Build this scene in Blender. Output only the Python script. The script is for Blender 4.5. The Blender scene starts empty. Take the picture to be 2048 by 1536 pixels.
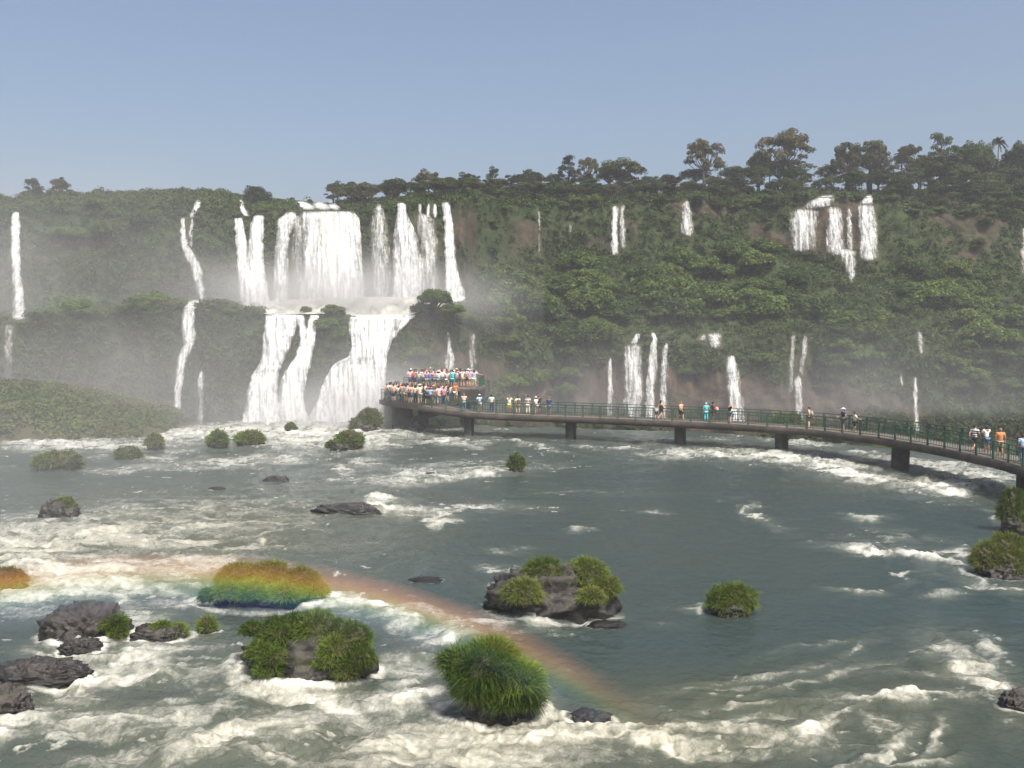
import bpy, bmesh, math, random
import numpy as np
from mathutils import Vector, Matrix

rng = np.random.default_rng(7)
random.seed(7)
scene = bpy.context.scene
HAZE_D, HAZE_BIG, USE_BOW, BOW_D = .0006, False, True, .055
SKYP, SUN_E, EXPO = (1.0, 6.0, 1.0, .15), 4.3, 0.28
SPRAY = [(-66, 107, 4, 36, 17, 17, .027), (-40, 105, 2, 24, 16, 9, .016), (32, 114, -2, 55, 18, 10, .009), (-48, 52, 1, 28, 24, 5, .007)]
CLOUD = [(-22, 111.5, 14.4, 14, 6, 3.4, .15), (-20, 96.0, 1.0, 9, 5, 2.8, .10), (-14, 96, 2, 6, 4, 4.5, .11)]
COL = scene.collection

# ------------------------------------------------------------------ camera maths (photo pixels 2048x1536 -> metres)
FPX, CX, CY, HOR, CAMZ = 1774.0, 1024.0, 768.0, 672.0, 9.5
PITCH = math.atan((CY - HOR) / FPX)
cp, sp = math.cos(PITCH), math.sin(PITCH)

def rays(px, py):
    cx = (np.asarray(px, float) - CX) / FPX
    cy = (CY - np.asarray(py, float)) / FPX
    return cx, cp + cy * sp, -sp + cy * cp

def P(px, py, Y):
    """the point seen at a photo pixel whose distance along the ground is Y"""
    dx, dy, dz = rays(px, py)
    t = np.asarray(Y, float) / dy
    return np.stack(np.broadcast_arrays(dx * t, dy * t, CAMZ + dz * t), -1)

def PZ(px, py, Z):
    dx, dy, dz = rays(px, py)
    t = (np.asarray(Z, float) - CAMZ) / dz
    return np.stack(np.broadcast_arrays(dx * t, dy * t, CAMZ + dz * t), -1)

def to_px(p):
    p = np.asarray(p, float)
    x, y, z = p[..., 0], p[..., 1], p[..., 2] - CAMZ
    f = y * cp - z * sp
    u = y * sp + z * cp
    return CX + FPX * x / f, CY - FPX * u / f

# ------------------------------------------------------------------ noise
_perm = np.random.default_rng(3).permutation(4096).astype(np.int64)
_val = np.random.default_rng(4).random(4096)

def _h3(i, j, k):
    return _val[_perm[(_perm[(_perm[i & 4095] + j) & 4095] + k) & 4095]]

def noise3(x, y, z):
    xi, yi, zi = np.floor(x).astype(np.int64), np.floor(y).astype(np.int64), np.floor(z).astype(np.int64)
    fx, fy, fz = x - xi, y - yi, z - zi
    fx, fy, fz = [f * f * f * (f * (f * 6 - 15) + 10) for f in (fx, fy, fz)]
    def L(a, b, t): return a + (b - a) * t
    c = [[[_h3(xi + a, yi + b, zi + d) for d in (0, 1)] for b in (0, 1)] for a in (0, 1)]
    r = [[L(c[a][b][0], c[a][b][1], fz) for b in (0, 1)] for a in (0, 1)]
    return L(L(r[0][0], r[0][1], fy), L(r[1][0], r[1][1], fy), fx)

def noise2(x, y):
    xi, yi = np.floor(x).astype(np.int64), np.floor(y).astype(np.int64)
    fx, fy = x - xi, y - yi
    fx, fy = [f * f * f * (f * (f * 6 - 15) + 10) for f in (fx, fy)]
    def h(i, j): return _val[_perm[(_perm[i & 4095] + j) & 4095]]
    a, b, c, d = h(xi, yi), h(xi + 1, yi), h(xi, yi + 1), h(xi + 1, yi + 1)
    return (a + (b - a) * fx) * (1 - fy) + (c + (d - c) * fx) * fy

def fbm2(x, y, o=4, g=0.5):
    s, a, n = 0.0, 1.0, 0.0
    for i in range(o):
        s = s + a * noise2(x * 2 ** i + 17.3 * i, y * 2 ** i + 9.1 * i); n += a; a *= g
    return s / n

def fbm3(p, sc, o=4, g=0.5):
    s, a, n = 0.0, 1.0, 0.0
    p = np.asarray(p) * sc
    for i in range(o):
        s = s + a * noise3(p[..., 0] * 2 ** i + 17.3 * i, p[..., 1] * 2 ** i + 9.1 * i, p[..., 2] * 2 ** i + 3.7 * i); n += a; a *= g
    return s / n

def sstep(a, b, x):
    t = np.clip((x - a) / (b - a), 0, 1)
    return t * t * (3 - 2 * t)

# ------------------------------------------------------------------ mesh and object helpers
def mesh_arrays(name, v, f, mat=None, smooth=False, attrs=None, mat_idx=None):
    v = np.ascontiguousarray(v, np.float32).reshape(-1, 3)
    f = np.ascontiguousarray(f, np.int32)
    n, k = f.shape
    me = bpy.data.meshes.new(name)
    me.vertices.add(len(v)); me.vertices.foreach_set('co', v.ravel())
    me.loops.add(n * k); me.loops.foreach_set('vertex_index', f.ravel())
    me.polygons.add(n); me.polygons.foreach_set('loop_start', np.arange(0, n * k, k, dtype=np.int32))
    if smooth:
        me.polygons.foreach_set('use_smooth', np.ones(n, bool))
    for m in (mat if isinstance(mat, (list, tuple)) else [mat]):
        if m: me.materials.append(m)
    if mat_idx is not None:
        me.polygons.foreach_set('material_index', np.ascontiguousarray(mat_idx, np.int32))
    for an, arr in (attrs or {}).items():
        a = me.attributes.new(an, 'FLOAT', 'POINT'); a.data.foreach_set('value', np.ascontiguousarray(arr, np.float32).ravel())
    me.update(calc_edges=True); me.validate()
    return me

def grid_faces(nu, nv):
    i = np.arange(nv - 1)[:, None] * nu + np.arange(nu - 1)[None]
    return np.stack([i, i + 1, i + nu + 1, i + nu], -1).reshape(-1, 4)

def link(name, me, parent=None, loc=None):
    o = bpy.data.objects.new(name, me); COL.objects.link(o)
    if parent is not None: o.parent = parent
    if loc is not None: o.location = loc
    return o

def tag(o, label=None, cat=None, group=None, kind=None):
    if label: o['label'] = label
    if cat: o['category'] = cat
    if group: o['group'] = group
    if kind: o['kind'] = kind
    return o

def empty(name, loc=(0, 0, 0), rz=0.0):
    o = bpy.data.objects.new(name, None); COL.objects.link(o)
    o.location = loc; o.rotation_euler = (0, 0, rz); o.empty_display_size = 0.3
    return o

class MB:
    """collects boxes, bars and tubes into one mesh"""
    def __init__(s): s.v = []; s.f = []
    def add(s, v, f):
        b = len(s.v); s.v += [tuple(map(float, q)) for q in v]; s.f += [tuple(b + i for i in q) for q in f]
    def bar(s, a, b, w, h, up=(0, 0, 1)):
        a, b = Vector(a), Vector(b); d = (b - a).normalized()
        up = Vector(up)
        if abs(d.dot(up)) > .98: up = Vector((1, 0, 0))
        r = d.cross(up).normalized() * (w / 2); u = r.cross(d).normalized() * (h / 2)
        v = [q + i * r + j * u for q in (a, b) for i, j in ((-1, -1), (1, -1), (1, 1), (-1, 1))]
        s.add(v, [(0, 3, 2, 1), (4, 5, 6, 7), (0, 1, 5, 4), (1, 2, 6, 5), (2, 3, 7, 6), (3, 0, 4, 7)])
    def tube(s, pts, rad, n=7):
        pts = [Vector(p) for p in pts]; rings = []
        for i, p in enumerate(pts):
            d = (pts[min(i + 1, len(pts) - 1)] - pts[max(i - 1, 0)]).normalized()
            up = Vector((0, 1, 0)) if abs(d.z) > .9 else Vector((0, 0, 1))
            r = d.cross(up).normalized(); u = r.cross(d)
            rings.append([p + (r * math.cos(t) + u * math.sin(t)) * rad[i] for t in [2 * math.pi * k / n for k in range(n)]])
        v = [q for R in rings for q in R]; f = []
        for i in range(len(pts) - 1):
            for k in range(n):
                a, b = i * n + k, i * n + (k + 1) % n
                f.append((a, b, b + n, a + n))
        base = len(s.v); s.add(v, f)
        s.f.append(tuple(base + k for k in reversed(range(n)))); s.f.append(tuple(base + (len(pts) - 1) * n + k for k in range(n)))
    def mesh(s, name, mat, smooth=False):
        me = bpy.data.meshes.new(name); me.from_pydata(s.v, [], s.f); me.update()
        me.materials.append(mat)
        if smooth: me.polygons.foreach_set('use_smooth', np.ones(len(me.polygons), bool))
        return me

# ------------------------------------------------------------------ materials
def newmat(name):
    m = bpy.data.materials.new(name); m.use_nodes = True
    nt = m.node_tree; nt.nodes.clear()
    return m, nt

class NT:
    def __init__(s, nt): s.nt = nt
    def n(s, t, **kw):
        nd = s.nt.nodes.new(t)
        for k, v in kw.items(): setattr(nd, k, v)
        return nd
    def l(s, a, b): s.nt.links.new(a, b)
    def math(s, op, a, b=None, c=None, clamp=False):
        nd = s.n('ShaderNodeMath', operation=op); nd.use_clamp = clamp
        for i, q in enumerate((a, b, c)):
            if q is None: continue
            if isinstance(q, (int, float)): nd.inputs[i].default_value = q
            else: s.l(q, nd.inputs[i])
        return nd.outputs[0]
    def mr(s, v, a, b, c=0.0, d=1.0, smooth=True):
        nd = s.n('ShaderNodeMapRange'); nd.interpolation_type = 'SMOOTHSTEP' if smooth else 'LINEAR'
        s.l(v, nd.inputs[0])
        for i, q in enumerate((a, b, c, d)): nd.inputs[i + 1].default_value = q
        return nd.outputs[0]
    def mix(s, fac, a, b):
        nd = s.n('ShaderNodeMix', data_type='RGBA')
        if isinstance(fac, (int, float)): nd.inputs[0].default_value = fac
        else: s.l(fac, nd.inputs[0])
        for i, q in ((6, a), (7, b)):
            if isinstance(q, tuple): nd.inputs[i].default_value = (*q, 1)
            else: s.l(q, nd.inputs[i])
        return nd.outputs[2]
    def noise(s, vec, scale, detail=4, rough=.5, dist=0.0):
        nd = s.n('ShaderNodeTexNoise'); nd.inputs['Scale'].default_value = scale; nd.inputs['Detail'].default_value = detail
        nd.inputs['Roughness'].default_value = rough; nd.inputs['Distortion'].default_value = dist
        if vec is not None: s.l(vec, nd.inputs['Vector'])
        return nd.outputs['Fac']
    def vscale(s, vec, xyz):
        nd = s.n('ShaderNodeVectorMath', operation='MULTIPLY'); s.l(vec, nd.inputs[0]); nd.inputs[1].default_value = xyz
        return nd.outputs[0]
    def out(s, sh, vol=False):
        o = s.n('ShaderNodeOutputMaterial'); s.l(sh, o.inputs['Volume' if vol else 'Surface']); return o

def leaf_mat(name, dark, light, brown, browns=.3, transl=.34):
    m, nt = newmat(name); N = NT(nt)
    oi = N.n('ShaderNodeObjectInfo'); geo = N.n('ShaderNodeNewGeometry')
    n1 = N.noise(geo.outputs['Position'], .9, 2)
    n2 = N.noise(geo.outputs['Position'], 6.0, 1)
    f = N.math('ADD', N.math('MULTIPLY', n1, .55), N.math('MULTIPLY', n2, .45))
    f = N.mr(N.math('ADD', f, N.math('MULTIPLY', N.math('SUBTRACT', oi.outputs['Random'], .5), .28)), .3, .7)
    c = N.mix(f, dark, light)
    n3 = N.noise(geo.outputs['Position'], .35, 2)
    b = N.math('MULTIPLY', N.mr(N.math('ADD', n3, N.math('MULTIPLY', oi.outputs['Random'], .25)), .55, .85), browns)
    c = N.mix(b, c, brown)
    d = N.n('ShaderNodeBsdfPrincipled'); N.l(c, d.inputs['Base Color']); d.inputs['Roughness'].default_value = .55
    d.inputs['Specular IOR Level'].default_value = .22
    t = N.n('ShaderNodeBsdfTranslucent'); N.l(c, t.inputs['Color'])
    x = N.n('ShaderNodeMixShader'); x.inputs[0].default_value = transl
    N.l(d.outputs[0], x.inputs[1]); N.l(t.outputs[0], x.inputs[2]); N.out(x.outputs[0])
    return m

def simple_mat(name, c1, c2=None, scale=3.0, rough=.8, bump=0.0, bscale=12.0, spec=.4):
    m, nt = newmat(name); N = NT(nt)
    d = N.n('ShaderNodeBsdfPrincipled'); d.inputs['Roughness'].default_value = rough; d.inputs['Specular IOR Level'].default_value = spec
    tc = N.n('ShaderNodeTexCoord')
    if c2:
        f = N.mr(N.noise(tc.outputs['Object'], scale, 5, .6), .35, .65)
        N.l(N.mix(f, c1, c2), d.inputs['Base Color'])
    else: d.inputs['Base Color'].default_value = (*c1, 1)
    if bump:
        b = N.n('ShaderNodeBump'); b.inputs['Strength'].default_value = bump; b.inputs['Distance'].default_value = .08
        N.l(N.noise(tc.outputs['Object'], bscale, 6, .65), b.inputs['Height']); N.l(b.outputs[0], d.inputs['Normal'])
    N.out(d.outputs[0]); return m

M = {}
M['leaf_tree'] = leaf_mat('leaf_tree', (.018, .032, .008), (.072, .108, .024), (.090, .072, .034), .4)
M['leaf_olive'] = leaf_mat('leaf_olive', (.028, .036, .011), (.085, .095, .032), (.11, .078, .042), .55)
M['leaf_shrub'] = leaf_mat('leaf_shrub', (.026, .052, .011), (.122, .186, .036), (.105, .100, .036), .3)
M['leaf_ground'] = leaf_mat('leaf_ground', (.022, .040, .010), (.088, .136, .030), (.080, .066, .032), .45)
M['grass'] = leaf_mat('grass', (.045, .080, .012), (.16, .235, .036), (.17, .15, .055), .4, .35)
M['soil'] = simple_mat('soil', (.030, .036, .012), (.07, .062, .028), 4.0, .95, .5, 14)
M['leaf_island'] = leaf_mat('leaf_island', (.040, .066, .014), (.12, .165, .036), (.10, .085, .04), .5)
M['bark'] = simple_mat('bark', (.05, .038, .028), (.10, .08, .06), 2.0, .9, .4)
M['concrete'] = simple_mat('concrete', (.030, .026, .022), (.064, .051, .042), .9, .9, .3, 6)
M['pier'] = simple_mat('pier', (.03, .027, .025), (.075, .064, .056), 1.4, .85, .3, 6)
M['deckfloor'] = simple_mat('deckfloor', (.10, .085, .07), (.16, .14, .12), 2.5, .9)
M['greenrail'] = simple_mat('greenrail', (.014, .060, .042), (.022, .078, .052), 3, .45)

def rock_mat():
    m, nt = newmat('wet_rock'); N = NT(nt)
    tc = N.n('ShaderNodeTexCoord'); geo = N.n('ShaderNodeNewGeometry')
    f = N.mr(N.noise(geo.outputs['Position'], 2.2, 6, .65), .3, .7)
    c = N.mix(f, (.013, .012, .011), (.068, .060, .052))
    g = N.mr(N.noise(geo.outputs['Position'], 1.1, 4), .55, .7)
    c = N.mix(N.math('MULTIPLY', g, .6), c, (.045, .052, .018))
    d = N.n('ShaderNodeBsdfPrincipled'); N.l(c, d.inputs['Base Color'])
    sep = N.n('ShaderNodeSeparateXYZ'); N.l(geo.outputs['Position'], sep.inputs[0])
    wet = N.mr(N.math('ADD', sep.outputs[2], N.math('MULTIPLY', N.noise(geo.outputs['Position'], 2.5, 3), .5)), .3, .7)
    N.l(N.mix(wet, (.012, .011, .010), c), d.inputs['Base Color'])
    N.l(N.mr(sep.outputs[2], .1, 1.0, .2, .75), d.inputs['Roughness'])
    b = N.n('ShaderNodeBump'); b.inputs['Strength'].default_value = .7; b.inputs['Distance'].default_value = .12
    N.l(N.noise(geo.outputs['Position'], 5, 8, .68), b.inputs['Height']); N.l(b.outputs[0], d.inputs['Normal'])
    N.out(d.outputs[0]); return m
M['rock'] = rock_mat()

def cliff_mat():
    m, nt = newmat('cliff_rock'); N = NT(nt)
    geo = N.n('ShaderNodeNewGeometry')
    a = N.n('ShaderNodeAttribute', attribute_name='bare')
    v = N.vscale(geo.outputs['Position'], (1, 1, .45))
    f = N.mr(N.noise(v, .8, 7, .65), .3, .7)
    rock = N.mix(f, (.018, .014, .012), (.115, .070, .050))
    st = N.mr(N.noise(N.vscale(geo.outputs['Position'], (1.6, 1.6, .12)), 1.2, 4), .35, .7)
    rock = N.mix(N.math('MULTIPLY', st, .6), rock, (.035, .030, .026))
    f2 = N.mr(N.noise(geo.outputs['Position'], 1.4, 6, .65), .3, .7)
    green = N.mix(f2, (.016, .028, .009), (.046, .066, .018))
    c = N.mix(a.outputs['Fac'], green, rock)
    d = N.n('ShaderNodeBsdfPrincipled'); N.l(c, d.inputs['Base Color']); d.inputs['Roughness'].default_value = .85
    d.inputs['Specular IOR Level'].default_value = .25
    b = N.n('ShaderNodeBump'); b.inputs['Strength'].default_value = .8; b.inputs['Distance'].default_value = .5
    N.l(N.noise(geo.outputs['Position'], 1.8, 7, .7), b.inputs['Height']); N.l(b.outputs[0], d.inputs['Normal'])
    N.out(d.outputs[0]); return m
M['cliff'] = cliff_mat()

def fall_mat():
    m, nt = newmat('falling_water'); N = NT(nt)
    geo = N.n('ShaderNodeNewGeometry')
    e = N.n('ShaderNodeAttribute', attribute_name='edge').outputs['Fac']
    dn = N.n('ShaderNodeAttribute', attribute_name='dens').outputs['Fac']
    ss = N.noise(N.vscale(geo.outputs['Position'], (2.2, .8, .17)), 1.0, 6, .66, .8)
    sf = N.noise(N.vscale(geo.outputs['Position'], (8.0, 2.0, .55)), 1.0, 4, .65, .3)
    sg = N.noise(N.vscale(geo.outputs['Position'], (4.0, 2.0, 2.6)), 1.0, 5, .72, .6)
    s = N.math('ADD', N.math('ADD', N.math('MULTIPLY', ss, .5), N.math('MULTIPLY', sf, .18)), N.math('MULTIPLY', sg, .32))
    cover = N.math('SUBTRACT', dn, N.math('MULTIPLY', e, .62))
    al = N.mr(N.math('ADD', cover, N.math('MULTIPLY', N.math('SUBTRACT', s, .5), 2.6)), .02, 1.0, 0, 1, False)
    col = N.mix(N.mr(s, .34, .60), (.40, .45, .47), (.94, .94, .93))
    y = N.n('ShaderNodeAttribute', attribute_name='silt').outputs['Fac']
    col = N.mix(y, col, (.80, .77, .56))
    d = N.n('ShaderNodeBsdfDiffuse'); N.l(col, d.inputs['Color'])
    t = N.n('ShaderNodeBsdfTranslucent'); N.l(col, t.inputs['Color'])
    mm = N.n('ShaderNodeMixShader'); mm.inputs[0].default_value = .15
    N.l(d.outputs[0], mm.inputs[1]); N.l(t.outputs[0], mm.inputs[2])
    tr = N.n('ShaderNodeBsdfTransparent')
    x = N.n('ShaderNodeMixShader'); N.l(al, x.inputs[0]); N.l(tr.outputs[0], x.inputs[1]); N.l(mm.outputs[0], x.inputs[2])
    b = N.n('ShaderNodeBump'); b.inputs['Strength'].default_value = .5; b.inputs['Distance'].default_value = .4
    N.l(s, b.inputs['Height']); N.l(b.outputs[0], d.inputs['Normal'])
    N.out(x.outputs[0]); return m
M['fall'] = fall_mat()

def water_mat():
    m, nt = newmat('river_water'); N = NT(nt)
    geo = N.n('ShaderNodeNewGeometry'); pos = geo.outputs['Position']
    fo = N.n('ShaderNodeAttribute', attribute_name='foam').outputs['Fac']
    si = N.n('ShaderNodeAttribute', attribute_name='silt').outputs['Fac']
    n1 = N.noise(N.vscale(pos, (1.0, .8, 1)), 3.0, 6, .68, .6)
    n2 = N.noise(N.vscale(pos, (1.0, .8, 1)), 14.0, 3, .6)
    n = N.math('ADD', N.math('MULTIPLY', n1, .65), N.math('MULTIPLY', n2, .35))
    amt = N.math('ADD', fo, N.math('MULTIPLY', N.math('SUBTRACT', n, .5), .85))
    foam = N.mr(amt, .15, 1.25, 0, 1, False)
    milky = N.n('ShaderNodeAttribute', attribute_name='milk').outputs['Fac']
    deep = N.mix(si, (.028, .045, .045), (.050, .056, .034))
    deep = N.mix(N.math('MULTIPLY', milky, .54), deep, (.19, .195, .15))
    c = N.mix(foam, deep, N.mix(N.math('MULTIPLY', si, .7), N.mix(N.mr(n, .35, .6), (.46, .47, .42), (.74, .74, .69)), (.66, .61, .46)))
    d = N.n('ShaderNodeBsdfPrincipled'); N.l(c, d.inputs['Base Color']); d.inputs['IOR'].default_value = 1.33; d.inputs['Specular IOR Level'].default_value = .34
    N.l(N.mr(foam, 0, 1, .16, .9), d.inputs['Roughness'])
    h = N.math('ADD', N.math('MULTIPLY', N.noise(N.vscale(pos, (1, .6, 1)), 2.2, 5, .6, .4), .7), N.math('MULTIPLY', n2, .18))
    b = N.n('ShaderNodeBump'); b.inputs['Strength'].default_value = .6; b.inputs['Distance'].default_value = .18
    N.l(h, b.inputs['Height']); N.l(b.outputs[0], d.inputs['Normal'])
    N.out(d.outputs[0]); return m
M['water'] = water_mat()

# ------------------------------------------------------------------ the falls, as traced rows (photo y, left x, right x)
FALLS = [
 # label, strands [(density, silt, rows)]
 ('tall thin white waterfall near the left edge, dropping onto a dark ledge', [(.85, 0, [(424, 25, 39), (440, 23, 40), (500, 22, 40), (560, 26, 44), (610, 26, 50), (642, 22, 58)])]),
 ('faint veil of water under the tall thin waterfall at the left edge', [(.34, 0, [(646, 2, 34), (690, 4, 32), (770, 4, 30)])]),
 ('thin zigzag waterfall winding down the green slope between the left edge and the main falls', [
   (.75, 0, [(400, 393, 404), (420, 384, 398), (437, 378, 388)]), (.55, 0, [(436, 380, 388), (470, 377, 387), (500, 380, 388)]),
   (.72, 0, [(436, 363, 369), (460, 361, 370), (490, 362, 376), (512, 368, 392), (535, 380, 404), (560, 388, 406), (603, 396, 412)]),
   (.75, 0, [(600, 378, 414), (615, 368, 392), (640, 362, 388), (665, 363, 392), (690, 366, 388), (715, 356, 376), (740, 352, 370), (790, 348, 362), (850, 344, 364)])]),
 ('short faint trickle just left of the foot of the main falls', [(.5, 0, [(740, 397, 408), (765, 393, 408), (800, 394, 408), (852, 390, 414)])]),
 ('double strand of white water at the left end of the upper main falls', [
   (.9, 0, [(400, 478, 484), (418, 481, 490), (432, 486, 499)]),
   (.98, 0, [(436, 469, 484), (480, 472, 492), (540, 475, 500), (585, 478, 530), (618, 482, 545)]),
   (1.0, 0, [(431, 510, 528), (445, 502, 527), (480, 498, 526), (540, 496, 528), (590, 492, 536), (618, 490, 545)])]),
 ('narrow white strand with a veil just left of the broad main curtain', [
   (.82, 0, [(424, 574, 594), (438, 556, 592), (480, 552, 578), (540, 547, 575), (590, 545, 580), (618, 540, 590)]),
   (.42, 0, [(428, 580, 608), (500, 578, 616), (612, 570, 616)])]),
 ('broad thick white curtain of the main falls with a yellowish middle', [
   (.75, 0, [(423, 600, 640), (445, 602, 640), (500, 602, 640), (560, 602, 640), (618, 585, 640)]),
   (1.15, .32, [(423, 622, 708), (436, 618, 717), (480, 618, 721), (540, 614, 725), (580, 606, 728), (622, 592, 736)])]),
 ('small white cascade over dark rock above the broad main curtain', [
   (.95, 0, [(403, 588, 612), (410, 594, 622), (419, 600, 634)]), (.8, 0, [(404, 624, 650), (412, 626, 658), (421, 630, 668)]), (.85, 0, [(403, 656, 668), (411, 656, 678), (421, 662, 684)])]),
 ('greyish veil of water just right of the broad main curtain', [(.62, 0, [(407, 754, 761), (420, 748, 768), (440, 741, 778), (500, 738, 783), (570, 738, 788), (622, 730, 796)])]),
 ('thick white waterfall with a forked top, second right of the main curtain', [(.95, 0, [(406, 795, 810), (424, 796, 812), (445, 790, 822), (480, 787, 836), (540, 785, 846), (590, 782, 852), (622, 775, 858)])]),
 ('thin veil fed by three small spouts between two thick falls', [
   (.8, 0, [(408, 838, 842), (428, 837, 843)]), (.8, 0, [(408, 855, 859), (434, 853, 860)]), (.8, 0, [(408, 867, 872), (436, 864, 874)]),
   (.62, 0, [(426, 826, 858), (445, 828, 873), (500, 836, 880), (560, 842, 882), (612, 846, 884)])]),
 ('slender solid white waterfall at the right end of the upper main falls', [(1.0, 0, [(405, 882, 897), (425, 886, 902), (470, 889, 907), (520, 890, 911), (555, 890, 918), (580, 889, 928), (606, 896, 930)])]),
 ('lower left leg of the main falls, white and widening below a step', [(1.3, 0, [(622, 534, 604), (660, 528, 590), (700, 526, 578), (730, 518, 562), (745, 506, 558), (780, 496, 554), (820, 490, 556), (862, 480, 566)])]),
 ('middle lower leg of the main falls, shaped like a letter Y', [
   (.95, 0, [(624, 588, 606), (660, 598, 612), (695, 602, 620)]),
   (1.25, .2, [(616, 622, 638), (650, 616, 634), (680, 602, 630), (710, 592, 624), (732, 578, 620), (760, 562, 612), (800, 558, 606), (862, 552, 622)])]),
 ('broad lower right leg of the main falls, spreading into spray at its foot', [
   (1.4, .1, [(630, 700, 808), (660, 698, 792), (690, 704, 780), (712, 700, 774), (728, 668, 772), (760, 650, 770), (800, 636, 768), (862, 606, 766)]),
   (.9, 0, [(630, 806, 834), (645, 794, 816), (662, 778, 800), (682, 766, 784)])]),
 ('twin white falls of unequal width on the dark wall right of centre', [
   (.95, 0, [(412, 1225, 1238), (430, 1224, 1235), (470, 1223, 1234), (510, 1221, 1238)]), (.65, 0, [(410, 1240, 1252), (425, 1239, 1248), (470, 1239, 1252), (500, 1240, 1253)])]),
 ('single small bell shaped waterfall on the dark upper wall', [(.74, 0, [(401, 1368, 1377), (415, 1364, 1382), (440, 1361, 1386), (474, 1360, 1390)])]),
 ('wide left curtain of the stepped falls high on the right, pouring over a slanting lip', [
   (.9, 0, [(391, 1642, 1671), (402, 1620, 1668), (412, 1608, 1666), (419, 1588, 1640)]), (.82, 0, [(418, 1582, 1640), (440, 1579, 1636), (480, 1579, 1634), (504, 1580, 1630)])]),
 ('middle veil of the stepped falls high on the right, with a long pointed tail', [
   (.8, 0, [(414, 1654, 1683), (450, 1652, 1687), (500, 1650, 1692), (512, 1654, 1696)]), (.55, 0, [(416, 1693, 1702), (470, 1692, 1708), (505, 1692, 1712)]),
   (.75, 0, [(498, 1668, 1712), (520, 1684, 1714), (545, 1693, 1712), (564, 1698, 1708)])]),
 ('right curtain of the stepped falls high on the right, narrow at the top', [
   (.95, 0, [(390, 1730, 1745), (402, 1726, 1746), (410, 1710, 1752)]), (.86, 0, [(409, 1712, 1748), (440, 1716, 1752), (480, 1716, 1758), (522, 1716, 1758)])]),
 ('faint thin waterfall cut by the right edge of the picture, high on the cliff', [(.5, 0, [(452, 2044, 2062), (500, 2040, 2060), (555, 2038, 2062)])]),
 ('hair thin trickle down the dark wall left of the twin falls', [(.42, 0, [(418, 1076, 1080), (460, 1076, 1081), (512, 1075, 1082)])]),
 ('tiny short trickle on the dark rock wall close to the twin falls', [(.55, 0, [(446, 1138, 1142), (458, 1138, 1143), (474, 1139, 1143)])]),
 ('small waterfall with a waist, behind the crowded platform', [(.68, 0, [(662, 892, 898), (680, 890, 902), (697, 893, 904), (712, 888, 910), (750, 885, 912)])]),
 ('thin double veil behind the right end of the crowded platform', [(.5, 0, [(664, 937, 953), (690, 936, 953), (720, 936, 954), (755, 930, 958)])]),
 ('single narrow white strand behind the walkway, left of the split falls', [(.68, 0, [(714, 1217, 1222), (740, 1215, 1225), (790, 1214, 1226), (850, 1212, 1226)])]),
 ('broad split waterfall behind the walkway with a bent feeder at its top', [
   (.8, 0, [(667, 1272, 1283), (680, 1264, 1278), (692, 1256, 1272)]), (.8, 0, [(688, 1250, 1282), (720, 1247, 1284), (770, 1247, 1286), (850, 1244, 1290)])]),
 ('leaning white waterfall right beside the broad split one behind the walkway', [(.8, 0, [(664, 1300, 1308), (677, 1306, 1314), (692, 1300, 1314), (720, 1296, 1314), (780, 1290, 1311), (850, 1284, 1314)])]),
 ('slim strand with a bright tip, right of the leaning waterfall', [(.66, 0, [(685, 1330, 1336), (702, 1323, 1336), (750, 1320, 1336), (850, 1316, 1336)])]),
 ('short round cascade on the slope above the curving waterfall', [(.66, 0, [(665, 1412, 1444), (680, 1414, 1446), (700, 1420, 1443)]), (.55, 0, [(668, 1400, 1416), (684, 1395, 1412)])]),
 ('curving white waterfall behind the walkway under a round cascade', [(.86, 0, [(711, 1452, 1470), (740, 1450, 1476), (790, 1454, 1486), (850, 1456, 1496)])]),
 ('pale broken strands of water behind the walkway, left of the pair of walkers with caps', [
   (.48, 0, [(667, 1582, 1592), (720, 1577, 1590), (790, 1574, 1588)]), (.5, 0, [(670, 1604, 1618), (710, 1600, 1616), (756, 1592, 1606)]), (.62, 0, [(752, 1588, 1604), (790, 1588, 1606), (850, 1586, 1610)])]),
 ('faint broken trickle on the misty wall behind the right part of the walkway', [
   (.55, 0, [(660, 1836, 1843), (685, 1834, 1848), (712, 1833, 1852)]), (.6, 0, [(752, 1826, 1833), (800, 1826, 1836), (870, 1828, 1841)]), (.5, 0, [(748, 1798, 1804), (776, 1802, 1810)])]),
]

def in_fall(px, py, mx=5.0, my=3.0):
    hit = np.zeros(np.shape(px), bool)
    for lab, strands in FALLS:
        for dn, si, rows in strands:
            r = np.array(rows, float)
            l = np.interp(py, r[:, 0], r[:, 1]); q = np.interp(py, r[:, 0], r[:, 2])
            hit |= (py > r[0, 0] - my) & (py < r[-1, 0] + my) & (px > l - mx) & (px < q + mx)
    return hit

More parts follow.
